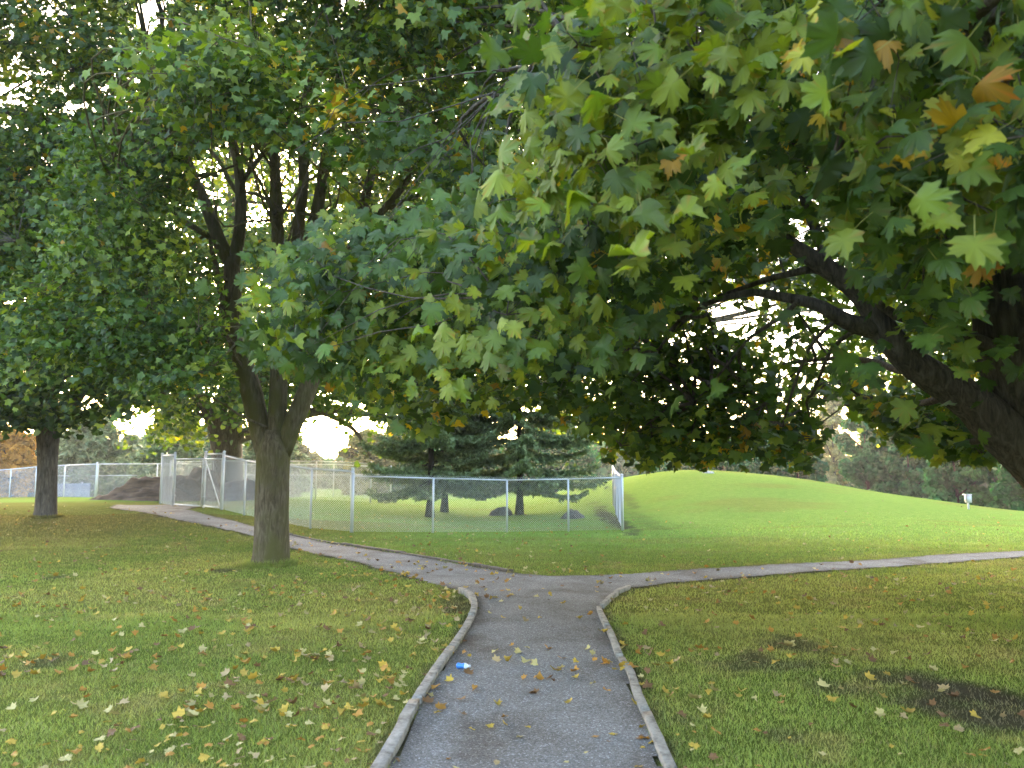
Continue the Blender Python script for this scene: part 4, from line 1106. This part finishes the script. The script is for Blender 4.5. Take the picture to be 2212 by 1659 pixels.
for k, (u, Y, tv, hw, colr, lb, cone) in enumerate(TL):
    x = P(u, 1000, Y)[0]; zg = float(terr(x, Y)); h = P(u, tv, Y)[2] - zg
    far_tree(lb, x, Y, h, hw / F * Y, 200 + k, colr, trunk_h=0.2, cone=cone, n_=700 if hw < 80 else 900, name='poplar_tree' if 'poplar rising' in lb else 'leafy_tree')

# far wood closing the horizon
r_ = np.random.default_rng(9)
N = 60000
a = R(-75) + R(150) * r_.random(N); d = 105 + 35 * r_.random(N)
x = np.sin(a) * d; y = np.cos(a) * d
hh = 4.5 + 3.0 * fbm(a * 14, a * 3, 4) - 2.0 * np.exp(-((a - R(-13.3)) / R(2.0))**2)
z = terr(x, y) + hh * r_.random(N)**.8
pos = np.c_[x, y, z]
col = np.array([.05, .10, .04]) * (.5 + r_.random((N, 1)))
v_, f_, c_ = place_leaves(T_FAR, pos, r_.normal(0, 1, (N, 3)), r_.normal(0, 1, (N, 3)) + [0, -1, .4], .8 + .6 * r_.random(N), np.full(N, .3), col, r_)
tag(mesh('woods', v_, f_, M['far_leaf'], col=c_), 'far belt of green woods closing the horizon', 'woods', kind='stuff')

# ------------------------------------------------------------------ small things
# white box on a post at the edge of the mound
bx = None
for Y in np.arange(24, 36, .1):
    p = P(2092, 1099, Y)
    if terr(p[0], Y) >= p[2] - .02: bx = p; break
if bx is None: bx = P(2092, 1099, 29)
zg = float(terr(bx[0], bx[1]))
print('box', bx, zg)
k_ = bx[1] / F
root = empty('nest_box', (bx[0], bx[1], zg)); tag(root, 'small white box with a flat lid on a post at the edge of the mound', 'nest box')
M['white'] = plain('white_paint', (.5, .51, .52), .5, 0, .06); M['grey'] = plain('grey_paint', (.28, .28, .30), .6, 0, .1)
mb = MB(); mb.tube([[bx[0], bx[1], zg - .1], [bx[0], bx[1], zg + 8 * k_], [bx[0], bx[1], zg + 17 * k_]], 2.0 * k_, 10); mb.build('post', M['white'], root, True)
mb = MB(); mb.box((bx[0] + 1 * k_, bx[1], zg + 22 * k_), (10 * k_, 9 * k_, 16 * k_)); mb.build('box', M['white'], root)
mb = MB(); mb.box((bx[0] - 4.6 * k_, bx[1] - .3 * k_, zg + 23 * k_), (1.2 * k_, 8 * k_, 12 * k_)); mb.build('side_panel', M['grey'], root)
mb = MB(); mb.box((bx[0] - .6 * k_, bx[1], zg + 31 * k_), (14 * k_, 12 * k_, 2 * k_)); mb.build('lid', M['white'], root)

# crushed blue bottle on the path
c_ = G(1000, 1449); zb = float(terr(*c_)) + .014
root = empty('plastic_bottle', (c_[0], c_[1], zb)); tag(root, 'crushed blue and white bottle lying on the gravel path', 'bottle')
M['blue'] = plain('blue_label', (.05, .22, .62), .3, 0, .25, 40); M['clear'] = plain('pale_plastic', (.70, .76, .82), .2, 0, .1, 40)
d = norm(np.array([1, -.15, 0.])); s0 = np.array([c_[0] - .055, c_[1], zb + .024])
mb = MB(); mb.tube([s0 + d * t for t in (0, .008, .02, .045, .06, .07)], [.014, .023, .025, .020, .025, .024], 14, True, .05); mb.build('label_sleeve', M['blue'], root, True)
mb = MB(); mb.tube([s0 + d * t for t in (.068, .08, .09, .10, .108)], [.0235, .024, .018, .011, .010], 14, True, .04); mb.build('bottle_neck', M['clear'], root, True)
mb = MB(); mb.tube([s0 + d * t for t in (.107, .112, .121)], [.0125, .0125, .0122], 12); mb.build('cap', M['white'], root, True)

# pale stone on the crest
c_ = P(1525, 1021, 37); heap('flat_stone', 'pale flat stone on the crest of the green mound', 'stone', c_[0], 36.5, .42, .3, .14, plain('pale_stone', (.45, .44, .42), .9), 12)

# things beyond the fences: blue wind screen, slide
M['screen'] = plain('blue_screen', (.17, .20, .25), .8, 0, .3, 1.2); M['teal'] = plain('teal_plastic', (.08, .42, .45), .4); M['orange'] = plain('orange_plastic', (.55, .25, .12), .5)
def screen(u0, u1, Y, h, label):
    x0 = P(u0, 1040, Y)[0]; x1 = P(u1, 1040, Y)[0]
    root = empty('wind_screen', (x0, Y, float(terr(x0, Y)))); tag(root, label, 'screen', 'blue screens beyond the fences')
    n_ = 40; t = np.linspace(0, 1, n_); xx = x0 + (x1 - x0) * t; yy = Y + .06 * np.sin(t * 40)
    zg = terr(xx, yy)
    V = np.concatenate([np.c_[xx, yy, zg + .05], np.c_[xx, yy, zg + h], np.c_[xx, yy + .03, zg + .05], np.c_[xx, yy + .03, zg + h]])
    i = np.arange(n_ - 1)
    Fq = np.concatenate([np.stack([i, i + 1, i + 1 + n_, i + n_], 1), np.stack([i + 2 * n_, i + 3 * n_, i + 3 * n_ + 1, i + 2 * n_ + 1], 1), np.stack([i + n_, i + 1 + n_, i + 1 + 3 * n_, i + 3 * n_], 1)])
    mesh('cloth', V, Fq, M['screen'], root)
    for k in range(0, n_, 6):
        mb = MB(); mb.tube([[xx[k], Y + .12, zg[k]], [xx[k], Y + .12, zg[k] + h / 2], [xx[k], Y + .12, zg[k] + h + .1]], .04, 6); mb.build('post', M['galv'], root)
screen(-60, 195, 54, 1.0, 'long blue screen beyond the receding fence')
screen(290, 340, 66, 1.2, 'short blue screen near the soil heap')
def slide(u, Y, label, m):
    x = P(u, 1050, Y)[0]; zg = float(terr(x, Y))
    root = empty('playground_slide', (x, Y, zg)); tag(root, label, 'slide', 'play equipment beyond the fence')
    mb = MB()
    t = np.linspace(0, 1, 9); pts = np.c_[x - .9 + 2.2 * t, Y + 0 * t, zg + 1.25 * (1 - t)**1.3 + .15]
    for o in (-.25, .25): mb.tube(pts + [0, o, .06], .05, 6)
    V = np.concatenate([pts + [0, -.25, 0], pts + [0, .25, 0]]); i = np.arange(8)
    mb.add(V, np.stack([i, i + 1, i + 10, i + 9], 1)); mb.build('chute', m, root)
    for o in (-.25, .25):
        mb = MB(); mb.tube([[x - .9, Y + o, zg], [x - .95, Y + o, zg + .7], [x - 1.0, Y + o, zg + 1.5]], .04, 6); mb.build('ladder_rail', M['galv'], root)
slide(255, 60, 'teal slide seen through the fence between the dark trunk and the soil heap', M['teal'])
slide(165, 60, 'orange slide seen through the receding fence', M['orange'])

# ------------------------------------------------------------------ fallen leaves
r_ = np.random.default_rng(77)
LC = {'pale yellow': (.46, .38, .16), 'yellow': (.46, .31, .05), 'orange': (.40, .20, .04), 'brown': (.19, .10, .045), 'buff': (.36, .26, .13)}
names = list(LC)
def fallen_mesh(k, cname):
    V2, F2 = T_HI if k % 2 else T_HIS
    x = V2[:, 0]; y = V2[:, 1] - .3
    rr = np.sqrt(x**2 + y**2); an = np.arctan2(y, x)
    z = .10 + (.22 + .1 * (k % 3)) * rr**2 * np.sin(an * (2 + k % 2) + k) + .05 * np.sin(7 * x + k)
    V = np.c_[x, y, z - z.min()]
    me = bpy.data.meshes.new('fallen_leaf')
    me.from_pydata([tuple(v) for v in V], [], [tuple(int(i_) for i_ in f) for f in F2])
    a = me.color_attributes.new('Col', 'FLOAT_COLOR', 'POINT')
    c = np.ones((len(V), 4), np.float32); c[:, :3] = np.array(LC[cname]) * (0.75 + .5 * np.random.default_rng(k).random((len(V), 1)))
    if len(V2) == len(T_HIS[0]): c[-6:, :3] = (.35, .22, .08)
    a.data.foreach_set('color', c.ravel())
    me.materials.append(M['dead']); return me
M['dead'] = leaf_mat('fallen_leaf', .15, .6, .3, (1, 1, 1))
lib = {c: [fallen_mesh(k, c) for k in range(4)] for c in names}
def dens(x, y):
    u, v = proj(np.stack([x, y, 0 * x], -1))
    d_ = .4 + 1.4 * S((fbm(x * 1.1, y * 1.1, 3) - .45) / .2)
    d_ = d_ * np.where(x < -1.5, 1.25, np.where(x > 1.5, .9, 1.0))
    d_ = np.where(x < -5.5, d_ * .5, d_)
    d_ = np.where((x > -2.2) & (x < -.8), d_ * 1.5, d_)
    return np.where(inpoly(x, y, PATH), d_ * .9, d_)
n0 = 8500
y = 4.0 + 26 * r_.random(n0) ** 1.1; x = (r_.random(n0) * 2 - 1) * (y * .68)
keep = (r_.random(n0) < dens(x, y) * .40 * np.clip(1.5 - y / 22, .15, 1)) & ~((x > 2) & (y > 13) & (r_.random(n0) < .7))
x, y = x[keep], y[keep]
extra_px = [(100, 0)]
o_ = np.argsort(y); x, y = x[o_], y[o_]
onp = inpoly(x, y, PATH)
cn = r_.choice(len(names), len(x), p=[.22, .28, .20, .18, .12])
NI = 280
for k in range(min(NI, len(x))):
    cname = names[cn[k]]
    o = bpy.data.objects.new('fallen_leaf', lib[cname][k % 4])
    s_ = .044 * (.5 + .85 * r_.random())
    zz = float(terr(x[k], y[k])) + (.016 if onp[k] else .022)
    o.location = (x[k], y[k], zz); o.scale = (s_, s_, s_)
    o.rotation_euler = (r_.normal(0, .28), r_.normal(0, .28), r_.random() * 6.28)
    where = 'gravel path' if onp[k] else ('lawn beside the pale timber edging' if x[k] < 0 and x[k] > -2.6 else ('open lawn toward the forked maple' if x[k] < 0 else 'shaded lawn beside the jointed edging'))
    tag(o, f"{cname} maple leaf fallen on the {where}", 'fallen leaf', f"{cname} fallen leaves on the {where}")
    link(o)
x, y, onp, cn = x[NI:], y[NI:], onp[NI:], cn[NI:]
N = len(x); z = terr(x, y) + .03
cols = np.array([LC[n_] for n_ in names])[cn] * (.7 + .5 * r_.random((N, 1)))
v_, f_, c_ = place_leaves(T_MID, np.c_[x, y, z], np.c_[r_.normal(0, 1, (N, 2)), np.zeros(N)], np.c_[r_.normal(0, .35, (N, 2)), np.ones(N)], .045 + .035 * r_.random(N), np.full(N, -.4), cols, r_)
tag(mesh('fallen_leaves', v_, f_, M['dead'], col=c_), 'scatter of small yellow and brown fallen leaves on the farther lawns', 'fallen leaves', kind='stuff')
print('fallen', N + NI)

# ------------------------------------------------------------------ evening air
m = bpy.data.materials.new('haze'); m.use_nodes = True; n = m.node_tree
n.nodes.remove(n.nodes["Principled BSDF"])
pv = n.nodes.new("ShaderNodeVolumePrincipled"); pv.inputs["Color"].default_value = (.96, .96, .92, 1)
pv.inputs["Density"].default_value = HAZE; pv.inputs["Anisotropy"].default_value = 0.3
n.links.new(pv.outputs[0], n.nodes["Material Output"].inputs["Volume"])
mb = MB(); mb.box((0, 60, 14), (420, 300, 44)); hz = mb.build('haze', m)
tag(hz, kind='stuff')
scene.cycles.volume_bounces = 0
